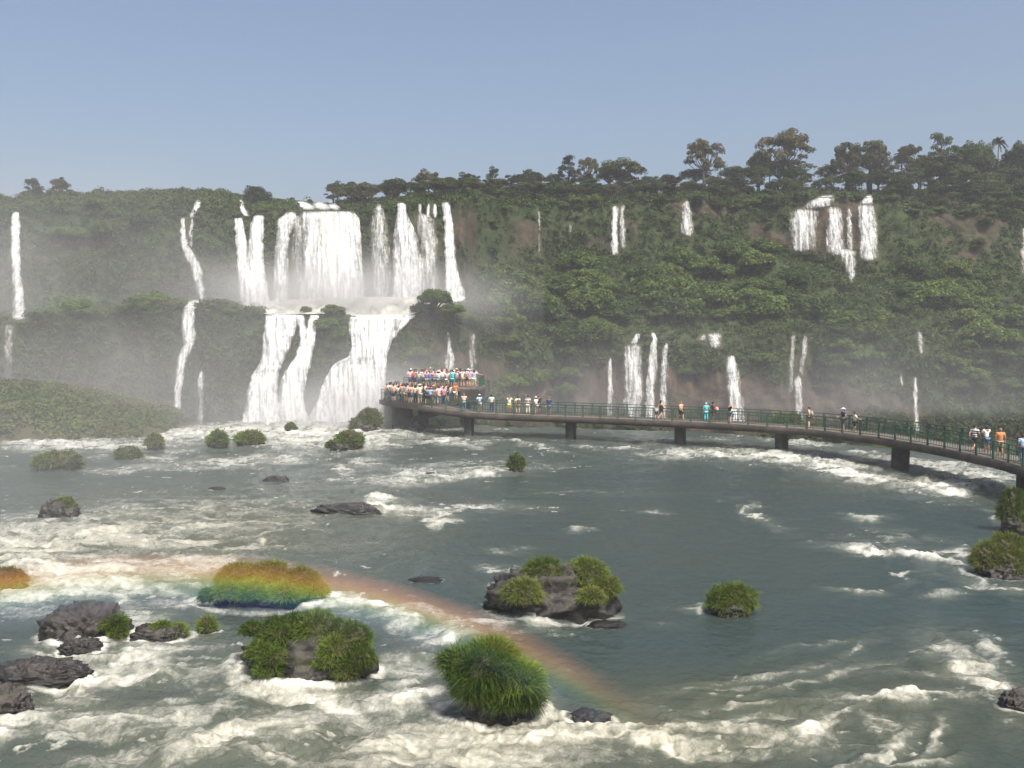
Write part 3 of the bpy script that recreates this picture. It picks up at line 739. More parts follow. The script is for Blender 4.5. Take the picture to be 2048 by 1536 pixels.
# ------------------------------------------------------------------ the river
# patches of broken white water (photo x, y, half length, half height, tilt in degrees, strength)
FOAM = [
 (620,860,210,18,0,1.0),(400,866,130,13,3,.9),(620,882,125,13,0,.8),(130,888,110,12,0,.85),(250,893,100,6,2,.8),(60,883,50,6,0,.5),(745,880,58,15,10,.95),
 (440,926,95,8,4,.75),(330,915,60,8,10,.5),(230,941,70,6,4,.5),(215,916,25,4,0,.5),(30,932,15,4,0,.4),(570,920,60,10,12,.6),(850,950,110,14,8,.6),
 (690,940,20,8,-10,.8),(735,925,20,6,0,.7),(690,962,20,5,0,.7),(820,945,50,8,0,.7),(930,952,90,7,7,.9),(960,940,60,5,10,.6),(880,880,40,4,5,.6),(905,885,36,7,-5,.9),
 (830,888,40,5,8,.6),(970,885,40,5,8,.6),(1060,888,50,5,-12,.7),(1110,898,40,4,-8,.5),(790,1014,42,11,-8,1.0),(865,1020,90,7,2,.8),(920,1018,15,8,0,.8),
 (900,1034,20,8,20,.9),(745,995,22,7,0,.85),(200,1050,330,45,6,.42),(100,1080,200,30,3,.7),(330,1070,130,25,5,.6),(480,1055,120,30,5,.40),(60,1130,150,30,-5,.8),
 (250,1125,220,25,0,.65),(420,1095,130,14,0,.45),(90,1040,80,14,6,.55),(560,1010,100,10,3,.35),(520,1082,15,12,30,.7),(120,1182,120,20,5,.65),(200,1165,180,14,-5,.75),
 (60,1215,80,25,0,.42),(265,1215,50,25,-40,.7),(330,1200,60,15,0,.35),(370,1217,25,8,0,.65),(700,1210,60,13,-8,.9),(760,1232,60,13,-5,.75),(880,1228,60,10,-12,.5),
 (860,1262,50,10,15,.6),(1000,1240,60,8,-12,.45),(905,1278,45,12,10,.75),(250,1277,95,16,4,.85),(150,1312,50,14,0,.85),(290,1302,100,12,5,.7),(180,1335,60,10,0,.4),
 (200,1352,95,28,22,.9),(310,1345,120,16,3,.7),(80,1442,95,24,10,.85),(230,1452,150,20,5,.7),(30,1470,50,14,30,.85),(380,1398,120,11,14,.6),(150,1396,90,12,8,.6),
 (480,1482,170,32,12,.8),(330,1503,160,15,8,.7),(570,1502,110,24,0,.75),(350,1440,140,13,5,.5),(450,1430,60,22,30,.42),(488,1326,26,14,0,.85),(500,1356,40,9,-40,.8),
 (600,1382,115,10,-4,.95),(690,1402,60,18,-30,.95),(780,1325,42,10,8,.95),(640,1442,160,17,0,.5),(800,1390,60,22,55,.6),(850,1402,52,17,5,.95),(855,1327,27,10,0,.9),
 (950,1472,100,20,0,.8),(1005,1436,50,18,-45,.95),(1088,1436,35,14,75,.7),(1095,1472,110,15,-4,1.0),(780,1492,120,17,5,.75),(870,1516,180,20,0,.75),(1050,1512,180,18,0,.5),
 (720,1482,80,18,20,.6),(1290,1470,115,13,-8,1.05),(1335,1486,70,10,-22,.95),(1420,1446,100,9,4,.85),(1500,1460,110,9,-14,.65),(1620,1470,45,18,25,1.0),(1560,1490,80,9,-10,.5),
 (1530,1500,110,7,3,.65),(1680,1430,60,7,18,.65),(1470,1412,50,4,0,.7),(1780,1396,90,7,3,.85),(1812,1400,30,7,0,.7),(1680,1350,130,4,12,.5),(1770,1452,40,8,-40,.6),(1780,1482,40,14,50,.7),
 (1862,1480,35,10,70,.6),(1955,1345,58,16,-38,1.0),(1990,1370,40,9,-20,.85),(1965,1322,50,9,-30,.6),(1720,1300,25,8,30,.4),(1985,1298,30,10,-40,.55),(1860,1348,100,4,0,.35),
 (1975,1410,35,9,-50,.5),(1850,1525,45,5,5,.6),(1700,1530,70,10,28,.55),(1522,1030,22,6,-35,.9),(1745,1034,14,3,0,.7),(1715,1100,32,4,-6,.8),(1840,1115,48,6,-17,1.05),(1820,1090,28,8,-40,.5),
 (1910,1105,20,8,-20,.9),(1830,1152,14,4,25,.6),(1905,1185,24,4,0,.7),(1712,1180,14,3,0,.7),(1960,1150,42,5,-28,.55),(2000,1170,42,5,-10,.75),(1993,1036,12,8,0,.8),(1400,905,80,8,0,.8),
 (1500,912,110,9,-4,.85),(1590,915,70,8,-5,.95),(1650,926,60,9,-10,.95),(1720,946,85,13,-12,.95),(1790,962,60,7,-12,.65),(1900,975,52,12,-4,1.1),(1870,930,110,9,-7,.7),(1930,946,65,13,-12,.9),
 (1995,952,40,10,-8,.85),(1600,884,45,5,-5,.85),(1270,853,36,4,-5,.7),(1350,882,22,4,0,.7),(1250,897,16,3,0,.7),(1195,895,42,4,-5,.5),(1440,878,22,3,0,.7),(1720,904,22,3,0,.7),(1090,1228,42,11,-20,.55),
 (1010,1170,22,5,0,.55),(1000,1135,30,5,0,.5),(1200,1236,16,5,0,.6),(1400,1212,28,3,0,.6),(1030,1100,26,3,0,.4),(1185,1060,14,3,0,.5),(1290,1025,14,3,0,.4),(650,1255,70,8,0,.3),(420,1310,120,8,4,.4),
 (560,1225,60,6,0,.3),(1330,1255,20,3,0,.3),(1640,1290,60,4,10,.3),(1100,935,60,4,0,.3),(1180,985,70,4,0,.25),(720,1095,60,5,4,.25),(620,1040,80,6,4,.35),(1560,1350,90,5,8,.4),(1440,1380,80,4,6,.4)]
SILT = [(450,1062,300,60,.75),(1500,1460,520,90,.85),(700,1500,700,60,.7),(400,1410,330,80,.5),(120,1120,260,60,.6),(560,980,200,20,.35),(1760,1360,300,60,.6),(1650,970,160,12,.4),(1300,1120,300,120,.3)]

ys = np.concatenate([np.linspace(6, 15, 30, endpoint=False), 1 / np.linspace(1 / 15, 1 / 103, 610)])
ts = np.concatenate([np.linspace(-1.15, -.66, 40, endpoint=False), np.linspace(-.66, .66, 900, endpoint=False), np.linspace(.66, 1.15, 41)])
TT, YY = np.meshgrid(ts, ys); XX = TT * YY
wx = (fbm2(XX * .45, YY * .6, 4) - .5) * 3.0 + (fbm2(XX * 1.6 + 9, YY * 2.0, 3) - .5) * .8
wy = (fbm2(XX * .45 + 40, YY * .6 + 8, 4) - .5) * 2.2 + (fbm2(XX * 1.6 + 70, YY * 2.0, 3) - .5) * .5
wf = np.clip(YY / 40, .45, 1.3)
fpx, fpy = to_px(np.stack([XX + wx * wf, YY + wy * wf, XX * 0], -1))
F = np.zeros(XX.shape); R = np.zeros(XX.shape); SILTV = np.zeros(XX.shape)
for x, y, rx, ry, an, a in FOAM:
    c, s = math.cos(math.radians(an)), math.sin(math.radians(an))
    dx, dy = fpx - x, fpy - y
    q = ((dx * c - dy * s) / rx) ** 2 + ((dx * s + dy * c) / ry) ** 2
    F = np.maximum(F, a * np.exp(-.5 * q ** 1.15)) + .12 * a * np.exp(-.5 * q)
    R = np.maximum(R, a * np.exp(-.5 * q / 2.4))
px0, py0 = to_px(np.stack([XX, YY, XX * 0], -1))
for x, y, rx, ry, a in SILT:
    SILTV = np.maximum(SILTV, a * np.exp(-.5 * (((px0 - x) / rx) ** 2 + ((py0 - y) / ry) ** 2)))
SILTV = np.clip(SILTV * (.55 + .9 * fbm2(XX * .25, YY * .3, 3)), 0, 1)
n = fbm2(XX * .75 + wx * .8, YY * 1.3 + wy * .8, 6, .6)
ridge = 1 - np.abs(2 * fbm2(XX * .7 + wx, YY * 1.3 + wy + 31, 5, .58) - 1)
fo = np.clip(F, 0, 1.15) * (.18 + .62 * sstep(.26, .74, n) + .34 * sstep(.72, .98, ridge))
fleck = sstep(.70, .80, fbm2(XX * 1.3 + 5, YY * 1.9 + 77, 5, .6)) * .55
fo = np.maximum(fo, fleck * sstep(.02, .3, R + .15 * (fbm2(XX * .1, YY * .1, 2) - .3)))
ROCKS = []   # filled below, used for the wakes
# rocks and tussocks standing in the river: photo x0, x1, top y, waterline y, tufts (x, y, z, radius as fractions), blade length, label
GR = [
 (883,1085,1283,1452,[('px',968,1348,72,.5),('px',1030,1365,54,.45),('px',1052,1402,34,.1),('px',918,1330,38,.6),('px',985,1318,48,.9),('px',948,1385,40,.15),('px',1010,1405,34,.05)],.50,'big drooping green grass tussock on a dark rock in the foreground, nearest to the viewer',(.55,-.35,.5)),
 (500,740,1234,1368,[('px',556,1268,44,.9),('px',630,1262,52,1.0),('px',698,1280,46,.8),('px',715,1322,36,.3),('px',524,1305,30,.4),('px',505,1262,22,.9),('px',670,1300,38,.4),('px',535,1342,26,.1),('px',592,1262,44,1.0),('px',664,1268,40,.9),('px',548,1318,30,.2),('px',690,1345,28,.15),('px',655,1322,30,.2)],.30,'large mossy boulder with a bare grey front, foreground left of the biggest tussock',(-.2,-.3,.9)),
 (400,655,1118,1222,[('px',472,1158,42,.9),('px',545,1150,36,1.0),('px',600,1165,40,.7),('px',634,1182,24,.5),('px',422,1194,24,.3),('px',505,1188,34,.25),('px',455,1186,30,.3),('px',572,1190,34,.2),('px',505,1152,30,.9)],.32,'long bushy rock lit orange and green where the rainbow crosses it',(0,-.2,.6)),
 (985,1240,1118,1238,[('px',1088,1150,44,.9),('px',1172,1152,48,.95),('px',1206,1178,36,.6),('px',1044,1190,42,.15),('px',1183,1196,26,.0)],.32,'craggy rock crowned with four grass tufts, centre of the river',(0,-.1,1.15)),
 (1408,1518,1168,1238,[(-.4,0,.2,.6),(.35,0,.2,.62),(0,-.2,.0,.6),(0,.1,.3,.6)],.30,'compact oblong green bush standing alone in calm water, right of the craggy rock',(0,0,.55)),
 (1940,2075,1072,1158,[(-.5,.1,.1,.55),(.3,.4,.4,.6),(.3,-.4,-.1,.6)],.34,'spreading green bush on the river at the right edge, below another bush',(0,0,.5)),
 (1992,2080,980,1070,[(-.3,0,.4,.65),(.2,-.2,0,.7)],.36,'upright leafy bush at the right edge, in front of the walkway pier',(0,0,.6)),
 (92,255,1192,1285,[('px',228,1250,26,.4),('px',238,1268,18,.2)],.26,'dark pointed boulder with grass on its right side, foreground left',(-.1,0,1.2)),
 (268,380,1236,1290,[(.0,.1,.2,.45),(.6,.1,.1,.42)],.26,'low dark rock with two small grass tufts, between the pointed boulder and the mossy one',(-.4,-.1,.8)),
 (390,440,1232,1272,[(0,0,.2,.75)],.24,'single little tuft of grass beside the low dark rock with two tufts',(0,0,.4)),
 (0,170,1322,1372,[],.2,'flat wet black rock awash in foam at the left edge',(0,0,1.0)),
 (118,205,1280,1308,[],.2,'small slanting wet rock just under the dark pointed boulder',(0,0,1.0)),
 (-60,62,1384,1442,[],.2,'dark rock cut by the left edge, lowest of the rocks there',(0,0,1.1)),
 (1014,1052,908,946,[(0,0,.25,.85)],.55,'lone upright tuft of grass in mid river, in front of the walkway',(0,0,.4)),
 (652,732,863,902,[(.25,0,.3,.75),(-.75,0,-.1,.35)],.5,'rounded green hummock in the white water, in front of the slanting one',(0,0,.6)),
 (697,764,818,862,[(.35,0,.35,.75),(-.45,0,-.2,.6)],.5,'slanting green hummock at the foot of the lower right leg of the main falls',(0,0,.6)),
 (412,460,860,898,[(0,0,.2,.9)],.5,'round green hummock in the foam, left of its wider neighbour',(0,0,.5)),
 (468,534,861,892,[(.0,0,.2,.9),(-.4,0,-.1,.5)],.5,'wider flat green hummock in the foam, right of a round one',(0,0,.5)),
 (570,594,845,864,[(0,0,.2,.9)],.4,'tiny green hummock in the spray at the foot of the main falls',(0,0,.5)),
 (289,330,866,902,[(0,0,.25,.9)],.5,'small green hummock off the tip of the grassy island',(0,0,.5)),
 (66,168,899,944,[(0,0,.1,.95),(-.4,0,-.1,.6)],.45,'broad hazy mound of grass in front of the grassy island',(0,0,.5)),
 (229,287,892,920,[(0,0,.1,.95)],.45,'low hazy grass patch right of the broad hazy mound',(0,0,.5)),
 (84,158,990,1038,[(.35,0,.35,.5),(-.4,0,.1,.4)],.34,'dark hazy rock with scrubby top in the left rapids',(0,0,.9)),
 (-40,62,1138,1182,[(0,0,.2,.85)],.3,'low grassy rock cut by the left edge, under the rainbow',(0,0,.7)),
 (635,762,1000,1030,[],.3,'wide dark rock barely above water, with a white wave breaking on its right',(0,0,.6)),
 (528,578,947,964,[],.3,'small dark rock in the rapids below the hummocks',(0,0,.7)),
 (850,872,942,952,[],.3,'tiny dark rock amid the white riffles, mid river',(0,0,.7)),
 (415,450,971,981,[],.3,'tiny dark rock in the hazy left rapids',(0,0,.6)),
 (1130,1226,1420,1455,[],.3,'dark wet rock trailing a white wave, foreground right of the biggest tussock',(0,0,.8)),
 (1998,2075,1376,1426,[],.3,'black rock at the right edge in the foreground, with a white rush before it',(0,0,.9)),
 (1178,1248,1240,1258,[],.3,'low black rock just under the craggy rock',(0,0,.7)),
 (822,884,1148,1166,[],.3,'dark slick rock just breaking the surface, right of the rainbow lit bushes',(0,0,.4)),
 (1542,1604,826,858,[(-.4,0,.2,.7),(.4,0,.2,.7)],.5,'green islet seen through the walkway railing',(0,0,.5)),
 (1612,1650,846,872,[(0,0,.2,.8)],.5,'small green tuft beyond the walkway, beside the backpacker',(0,0,.5)),
]

def blades(cen, rad, n, L, w, r, droop=.55):
    """grass blades growing out of an ellipsoid dome"""
    d = sphere_pts(n, r); d[:, 2] = np.abs(d[:, 2]) * 1.05 - .22
    d /= np.linalg.norm(d, axis=1, keepdims=True)
    lump = .68 + .62 * fbm3(d + cen * 3.1, 2.3, 3)
    base = d * rad * (r.uniform(.72, .98, n) * lump)[:, None] + cen
    out = d + r.normal(size=(n, 3)) * .34; out[:, 2] += .55; out /= np.linalg.norm(out, axis=1, keepdims=True)
    ll = (L * r.uniform(.45, 1.2, n) * np.where(r.random(n) > .94, 1.7, 1.0))[:, None]
    side = np.cross(out, r.normal(size=(n, 3))); side /= np.linalg.norm(side, axis=1, keepdims=True) + 1e-9
    g = np.array([0, 0, -1.0])
    m = base + out * ll * .5 + g * ll * droop * .12
    t = base + out * ll * .95 + g * ll * droop * .75
    ww = (w * r.uniform(.7, 1.3, n))[:, None]
    v = np.stack([base - side * ww, base + side * ww, m + side * ww * .8, m - side * ww * .8, t + side * ww * .15, t - side * ww * .15], 1).reshape(-1, 3)
    i = np.arange(n)[:, None] * 6
    f = np.concatenate([i + np.array([[0, 1, 2, 3]]), i + np.array([[3, 2, 4, 5]])], 1).reshape(-1, 4)
    return v, f

def rock_mesh(rx, ry, rz, seed, flat):
    nu, nv = 84, 44
    th = np.linspace(0, 2 * math.pi, nu + 1)[:-1]; ph = np.linspace(-.45, math.pi / 2, nv)
    T, Ph = np.meshgrid(th, ph)
    d = np.stack([np.cos(T) * np.cos(Ph), np.sin(T) * np.cos(Ph), np.sin(Ph)], -1)
    s = seed * 3.17
    k = 1 + (fbm3(d * np.array([1, 1, .8]) + s, 1.5, 5, .58) - .5) * 1.05
    cr = np.abs(fbm3(d + s * 2, 2.6, 3) - .5) * 2
    k += .16 * (1 - sstep(0, .3, cr))
    fl = fbm3(d * np.array([1, 1, .45]) + s * 3, 4.2, 3)
    k -= (np.abs(fl - .5) - .1) * .75
    q = d * k[..., None]
    q[-1] = q[-1].mean(0)
    q = np.sign(q) * np.abs(q) ** .88
    v = (q * np.array([rx, ry, rz])).reshape(-1, 3)
    i = np.arange(nv - 1)[:, None] * nu; j = np.arange(nu)[None]; jn = (j + 1) % nu
    f = np.stack([i + j, i + jn, i + nu + jn, i + nu + j], -1).reshape(-1, 4)
    return v, f

rr = np.random.default_rng(99)
for gi, (x0, x1, yt, yb, tufts, L, lab, (ox, oy, rs)) in enumerate(GR):
    pc = (x0 + x1) / 2; base = PZ(pc, yb, 0.0); D = base[1]
    hw = (x1 - x0) / 2 / FPX * D; depth = min(max(hw * .62, .25), hw)
    ctr = np.array([P(pc, yb, D + depth)[0], D + depth, 0.0])
    top = max(.12, float(P(pc, yt, D + depth)[2]))
    grassy = bool(tufts)
    rz = top * (rs if not grassy else min(rs, 1.0) * .8) * .95
    o = empty('grassy_rock' if grassy else 'river_rock', tuple(ctr)); tag(o, lab, 'tussock' if grassy and rs < .7 else 'rock')
    rxf = .92 if not grassy else (.96 if rs > .7 else .66)
    v, f = rock_mesh(hw * rxf, depth * .9, max(rz, .1), gi, 1)
    v[:, 0] += ox * hw * .25
    rp = link('rock', mesh_arrays('rock', v, f, M['rock'], True), o)
    far = D > 50
    for tuft in tufts:
        if tuft[0] == 'px':
            _, qx, qy, qr, qd = tuft; Dq = D + depth * (qd + .05)
            c = P(qx, qy, Dq) - ctr; rm = qr * .92 / FPX * Dq; rad = np.array([rm, rm * .9, rm * .8]); tx = None
        else: tx, ty, tz, tr = tuft
        if tx is not None: rad = np.array([hw * tr, max(depth * tr * 1.05, hw * tr * .55), top * max(.32, min(.62, tr * .95))])
        if tx is not None: c = np.array([tx * hw * (1 - tr * .35), ty * depth * .6, top * (.24 + tz * .62)])
        if tx is not None: c[2] = min(c[2], top - rad[2] * .92)
        Lb = min(L, hw * .55 + .12)
        area = rad[0] * rad[1] + rad[0] * rad[2]
        n = int(np.clip(area * (900 if far else 6500), 700, 14000))
        bv, bf = blades(c, rad, n, Lb * (.7 if far else .78), .035 if far else .0095, rr)
        link('grass_tuft', mesh_arrays('grass_tuft', bv, bf, M['grass']), o)
        # the soil cushion the blades root in
        sv, sf = rock_mesh(rad[0] * .8, rad[1] * .8, rad[2] * .8, gi + 40, 1)
        link('soil_cushion', mesh_arrays('soil_cushion', sv + c, sf, M['soil'], True), o)
    ROCKS.append((ctr[0], ctr[1], hw, depth))

# wakes and foam collars round the rocks
for x, y, hw, dp in ROCKS:
    q = np.sqrt(((XX - x) / (hw * 1.12)) ** 2 + ((YY - y) / (dp * 1.15)) ** 2)
    near = .95 if y < 40 else .4
    collar = np.exp(-((q - 1.05) / .16) ** 2) * (R.clip(0, .8) * 1.0 + .10) * near * (.12 + 1.2 * sstep(.42, .62, n))
    fo = np.maximum(fo, collar)

wave = (fbm2(XX * .55 + wx * .4, YY * .75 + wy * .4, 4, .5) - .5)
chop = 1 - np.abs(2 * fbm2(XX * 1.3 + 3, YY * 1.7 + 60, 4, .55) - 1)
roll = 1 - np.abs(2 * fbm2(XX * .35 + wx * .3 + 13, YY * .6 + wy * .5, 3, .5) - 1)
Rr = np.clip(R * 1.1, 0, 1)
ZZ = wave * (.10 + .55 * Rr) + (chop - .7) * (.05 + .16 * Rr) + (roll - .7) * .42 * Rr + fo * .05
ZZ *= np.clip((YY - 4) / 10, .3, 1)
WVv = np.stack([XX, YY, ZZ - .02], -1)
# beyond a curving lip the water pours away into the canyon
lipY = np.interp(CX + FPX * XX / YY, [-600, 760, 800, 1130, 1400, 1600, 1770, 1900, 2048, 3000], [104, 104, 95, 92, 88, 81, 75, 71, 66, 50])
over = np.clip(YY - lipY, 0, None)
WVv[..., 2] -= np.minimum(over ** 1.5 * 1.2, 15)
lip = [WVv]; last = WVv[-1]
for dy, dz in ((1.5, -.4), (2.6, -2.0), (3.2, -6), (3.6, -14)):
    q = last.copy(); q[:, 1] += dy; q[:, 2] = np.minimum(last[:, 2] * .3 + dz, last[:, 2]); lip.append(q[None])
AV = np.concatenate(lip); nr = AV.shape[0]
ext = lambda A: np.concatenate([A, np.repeat(A[-1:], 4, 0)])
tag(link('river_water', mesh_arrays('river_water', AV.reshape(-1, 3), grid_faces(len(ts), nr), M['water'], True, {'foam': ext(fo), 'silt': ext(SILTV), 'milk': ext(np.clip(R * 1.05, 0, 1) * (.45 + .8 * fbm2(XX * .5 + wx, YY * .9 + wy + 90, 4)))})), kind='structure')

# river bed: one sheet out to the horizon, below everything
gx = np.array([-3000, -300, -100, 0, 100, 300, 3000.]); gy = np.array([-3000, -200, 0, 40, 50, 64, 300, 3000.])
GX, GY = np.meshgrid(gx, gy); GZ = np.where(GY < 55, -1.6, -17.0)
tag(link('ground', mesh_arrays('ground', np.stack([GX, GY, GZ], -1).reshape(-1, 3), grid_faces(7, 8), M['rock'])), kind='structure')

# the long grassy island at the left
c = np.array([-73.0, 91.0, 0.0])
nu, nv = 160, 70
TX, TY = np.meshgrid(np.linspace(-1.02, 1.02, nu), np.linspace(-1.02, 1.02, nv))
def island_h(tx, ty):
    e = np.clip(1 - ty ** 2, 0, 1) ** .6
    prof = np.interp(tx, [-1.1, -.9, 0, .54, .66, .72, .80, .87, .95, 1.0, 1.1], [3.0, 4.6, 5.2, 5.2, 5.1, 4.5, 3.7, 3.0, 2.1, .5, -.8])
    return prof * e - .35 + (fbm2(tx * 9, ty * 4, 4) - .5) * 1.3 * e
IP = np.stack([c[0] + TX * 38, c[1] + TY * 10, island_h(TX, TY)], -1)
isl = tag(empty('grassy_island', tuple(c)), 'long hazy grass covered island at the left, sloping down to the water', 'island')
link('mound', mesh_arrays('mound', IP.reshape(-1, 3) - c, grid_faces(nu, nv), M['soil'], True), isl)
k = 8000
tx, ty = rr.uniform(-1, 1, k), rr.uniform(-.98, .7, k)
ip = np.stack([c[0] + tx * 38, c[1] + ty * 10, island_h(tx, ty)], -1); ip = ip[ip[:, 2] > .1]
iv = clump_leaves(ip - c, rr.uniform(.2, .7, len(ip)), 24, .17, .8, .5, rr)
link('grass_cover', mesh_arrays('grass_cover', iv, quads_idx(len(iv) // 4), M['leaf_island']), isl)
# ------------------------------------------------------------------ the walkway over the river
edge_px = [(838, 811.5, 2.78), (880, 818.5, 2.58), (930, 825, 2.35), (980, 828.5, 2.2), (1030, 830.5, 2.1), (1132, 834, 2.1), (1220, 837.5, 2.1), (1350, 843, 2.1), (1480, 849.5, 2.1), (1620, 859, 2.1),
           (1760, 875.5, 2.1), (1880, 896, 2.1), (1996, 921, 2.1), (2060, 940, 2.1), (2140, 974, 2.1), (2260, 1040, 2.1)]
E = np.array([PZ(a, b, c_) for a, b, c_ in edge_px])
sl = np.concatenate([[0], np.cumsum(np.linalg.norm(np.diff(E[:, :2], axis=0), axis=1))])
ss = np.linspace(0, sl[-1], 260)
E = np.stack([np.interp(ss, sl, E[:, k]) for k in range(3)], -1)
kk = np.hanning(13); kk /= kk.sum()
Es = np.stack([np.convolve(np.pad(E[:, k], 6, mode='reflect', reflect_type='odd'), kk, 'valid') for k in range(3)], -1)
E = Es
tn = np.gradient(E[:, :2], axis=0); tn /= np.linalg.norm(tn, axis=1, keepdims=True)
nb = np.stack([-tn[:, 1], tn[:, 0]], -1)      # away from the viewer
sl = np.concatenate([[0], np.cumsum(np.linalg.norm(np.diff(E[:, :2], axis=0), axis=1))]); SLEN = sl[-1]
WID = 3.0

def on_walk(s, off, z=0.0):
    e = np.array([np.interp(s, sl, E[:, k]) for k in range(3)]); q = np.array([np.interp(s, sl, nb[:, k]) for k in range(2)]); q /= np.linalg.norm(q)
    return Vector((e[0] + q[0] * off, e[1] + q[1] * off, e[2] + z))

def walk_s(px):
    """arc position of the walkway's front edge seen at photo x"""
    xs, _ = to_px(E); return float(np.interp(px, xs, sl))

def sweep(profile, name, mat, smooth=False):
    """profile: list of (offset from the front edge, height) swept along the walkway"""
    N_ = len(E); k = len(profile)
    v = np.array([[(E[i, 0] + nb[i, 0] * o, E[i, 1] + nb[i, 1] * o, E[i, 2] + h) for o, h in profile] for i in range(N_)]).reshape(-1, 3)
    i = np.arange(N_ - 1)[:, None] * k; j = np.arange(k)[None]; jn = (j + 1) % k
    f = np.stack([i + j, i + k + j, i + k + jn, i + jn], -1).reshape(-1, 4)
    return mesh_arrays(name, v, f, mat, smooth)

walk = tag(empty('walkway', tuple(on_walk(SLEN * .5, 1.5, -2.1))), 'long curving walkway with green railings crossing the river on short piers', 'walkway')
inv = -Vector(walk.location)
def part(name, me, parent=walk):
    o = link(name, me, parent); o.location = -Vector(parent.location); return o
part('deck', sweep([(.2, -.02), (.2, -.2), (WID - .2, -.2), (WID - .2, -.02)], 'deck', M['deckfloor']))
rb = [(.10 + .24 * math.cos(t), -.26 + .28 * math.sin(t)) for t in np.linspace(0, 2 * math.pi, 15)[:-1]]
part('edge_beam', sweep(rb, 'edge_beam', M['concrete'], True))
rb2 = [(WID - o, h) for o, h in rb][::-1]
part('edge_beam', sweep(rb2, 'edge_beam', M['concrete'], True))

def railing(a, b, mb, z0=0.0, h=1.1, step=.24):
    a, b = Vector(a), Vector(b); up = Vector((0, 0, 1)); d = b - a; L = d.length; d = d.normalized()
    for p in (a, b - d * .07): mb.bar(p + up * (z0 - .12), p + up * (h + .01),  .06, .06, (1, 0, 0))
    mb.bar(a + up * h, b + up * h, .06, .05)
    mb.bar(a + up * (h - .26), b + up * (h - .26), .05, .04)
    mb.bar(a + up * .16, b + up * .16, .05, .04)
    n = max(2, int(L / step))
    for i in range(1, n):
        p = a + d * (L * i / n)
        mb.bar(p + up * .16, p + up * ((h - .26) if i % 3 else h - .02), .024, .024, (1, 0, 0))

n_pan = 44
for off in (.12, WID - .12):
    for i in range(n_pan):
        s0, s1 = SLEN * i / n_pan, SLEN * (i + 1) / n_pan - .04
        mb = MB(); railing(on_walk(s0, off), on_walk(s1, off), mb)
        part('railing_panel', mb.mesh('railing_panel', M['greenrail']))

def pier_mesh(w, d, zt, zb):
    mb = MB(); b = .10
    def ring(w, d, z):
        return [(-w / 2 + b, -d / 2, z), (w / 2 - b, -d / 2, z), (w / 2, -d / 2 + b, z), (w / 2, d / 2 - b, z), (w / 2 - b, d / 2, z), (-w / 2 + b, d / 2, z), (-w / 2, d / 2 - b, z), (-w / 2, -d / 2 + b, z)]
    rings = ring(w * 1.2, d * 1.04, zt) + ring(w * 1.2, d * 1.04, zt - .22) + ring(w, d, zt - .26) + ring(w * 1.02, d, .4) + ring(w * 1.10, d * 1.05, zb)
    f = []
    for r_ in range(4):
        for k in range(8): f.append((r_ * 8 + k, r_ * 8 + (k + 1) % 8, r_ * 8 + 8 + (k + 1) % 8, r_ * 8 + 8 + k))
    f.append(tuple(reversed(range(8)))); f.append(tuple(range(32, 40)))
    mb.add(rings, [tuple(reversed(q)) for q in f]); return mb
for px in (930, 1132, 1351, 1550, 1770, 2009):
    s = walk_s(px) ; p = on_walk(s, 1.4); q = on_walk(s + .2, 1.4) - on_walk(s - .2, 1.4)
    o = part('pier', pier_mesh(.74, 1.15, p.z - .22, -1.6).mesh('pier', M['pier']))
    o.location = Vector((p.x, p.y, 0)) - Vector(walk.location); o.rotation_euler = (0, 0, math.atan2(q.y, q.x) + math.pi * (q.x < 0))

# the crowded viewing platform at the far end
ZL, ZU = 2.85, 4.12
plat = tag(empty('viewing_platform', (-8, 91, 0)), 'two level viewing platform packed with people at the far end of the walkway', 'platform')
A0 = on_walk(0, 0); A0 = Vector((A0.x, A0.y, 0)); A3 = on_walk(0, WID)
lower = [(-13.9, 92.6), (-12.6, 89.6), (-10.6, 87.0), (A0.x - .05, A0.y), (A3.x, A3.y + .1), (-5.2, 90.9), (-3.2, 91.2), (-2.6, 97.5), (-12.6, 98.6)]
upper = [(-11.3, 91.6), (-5.4, 91.2), (-3.3, 91.4), (-2.9, 97.2), (-12.2, 98.2)]
def slab(poly, zt, zb, name, mat):
    mb = MB(); n = len(poly)
    mb.add([(x, y, zt) for x, y in poly] + [(x, y, zb) for x, y in poly], [tuple(range(n))] + [tuple(reversed(range(n, 2 * n)))] + [(i, i + n, (i + 1) % n + n, (i + 1) % n) for i in range(n)])
    return mb.mesh(name, mat)
part('lower_deck', slab(lower, ZL, ZL - .45, 'lower_deck', M['concrete']), plat)
part('upper_deck', slab(upper, ZU, ZU - .3, 'upper_deck', M['deckfloor']), plat)
ins = [(x * .985 - .08, y + .25 if y < 95 else y - .3) for x, y in upper]
part('retaining_wall', slab(ins, ZU - .303, ZL - .1, 'retaining_wall', M['concrete']), plat)
mb = MB()
for k in range(7):   # stair flight at the right of the upper deck
    x0 = -5.3; y0 = 91.15 - .30 * (7 - k); mb.bar((x0, y0 + .15, ZL + .17 * (k + .5) - .02), (x0 + 1.9, y0 + .15, ZL + .17 * (k + .5) - .02), .3, .17 * 1 + .001 * k)
part('stair', mb.mesh('stair', M['concrete']), plat)
for x, y, w, d in ((-11.4, 92.0, 1.9, 2.2), (-9.6, 95.6, 1.0, 1.6), (-5.0, 95.5, 1.0, 1.6)):
    o = part('pier', pier_mesh(w, d, ZL - .452, -1.6).mesh('pier', M['pier']), plat); o.location = Vector((x, y, 0)) - Vector(plat.location)
mb = MB(); mb.bar((-10.4, 91.4, .8), (-6.6, 88.6, ZL - .8), .45, .5); part('brace', mb.mesh('brace', M['pier']), plat)
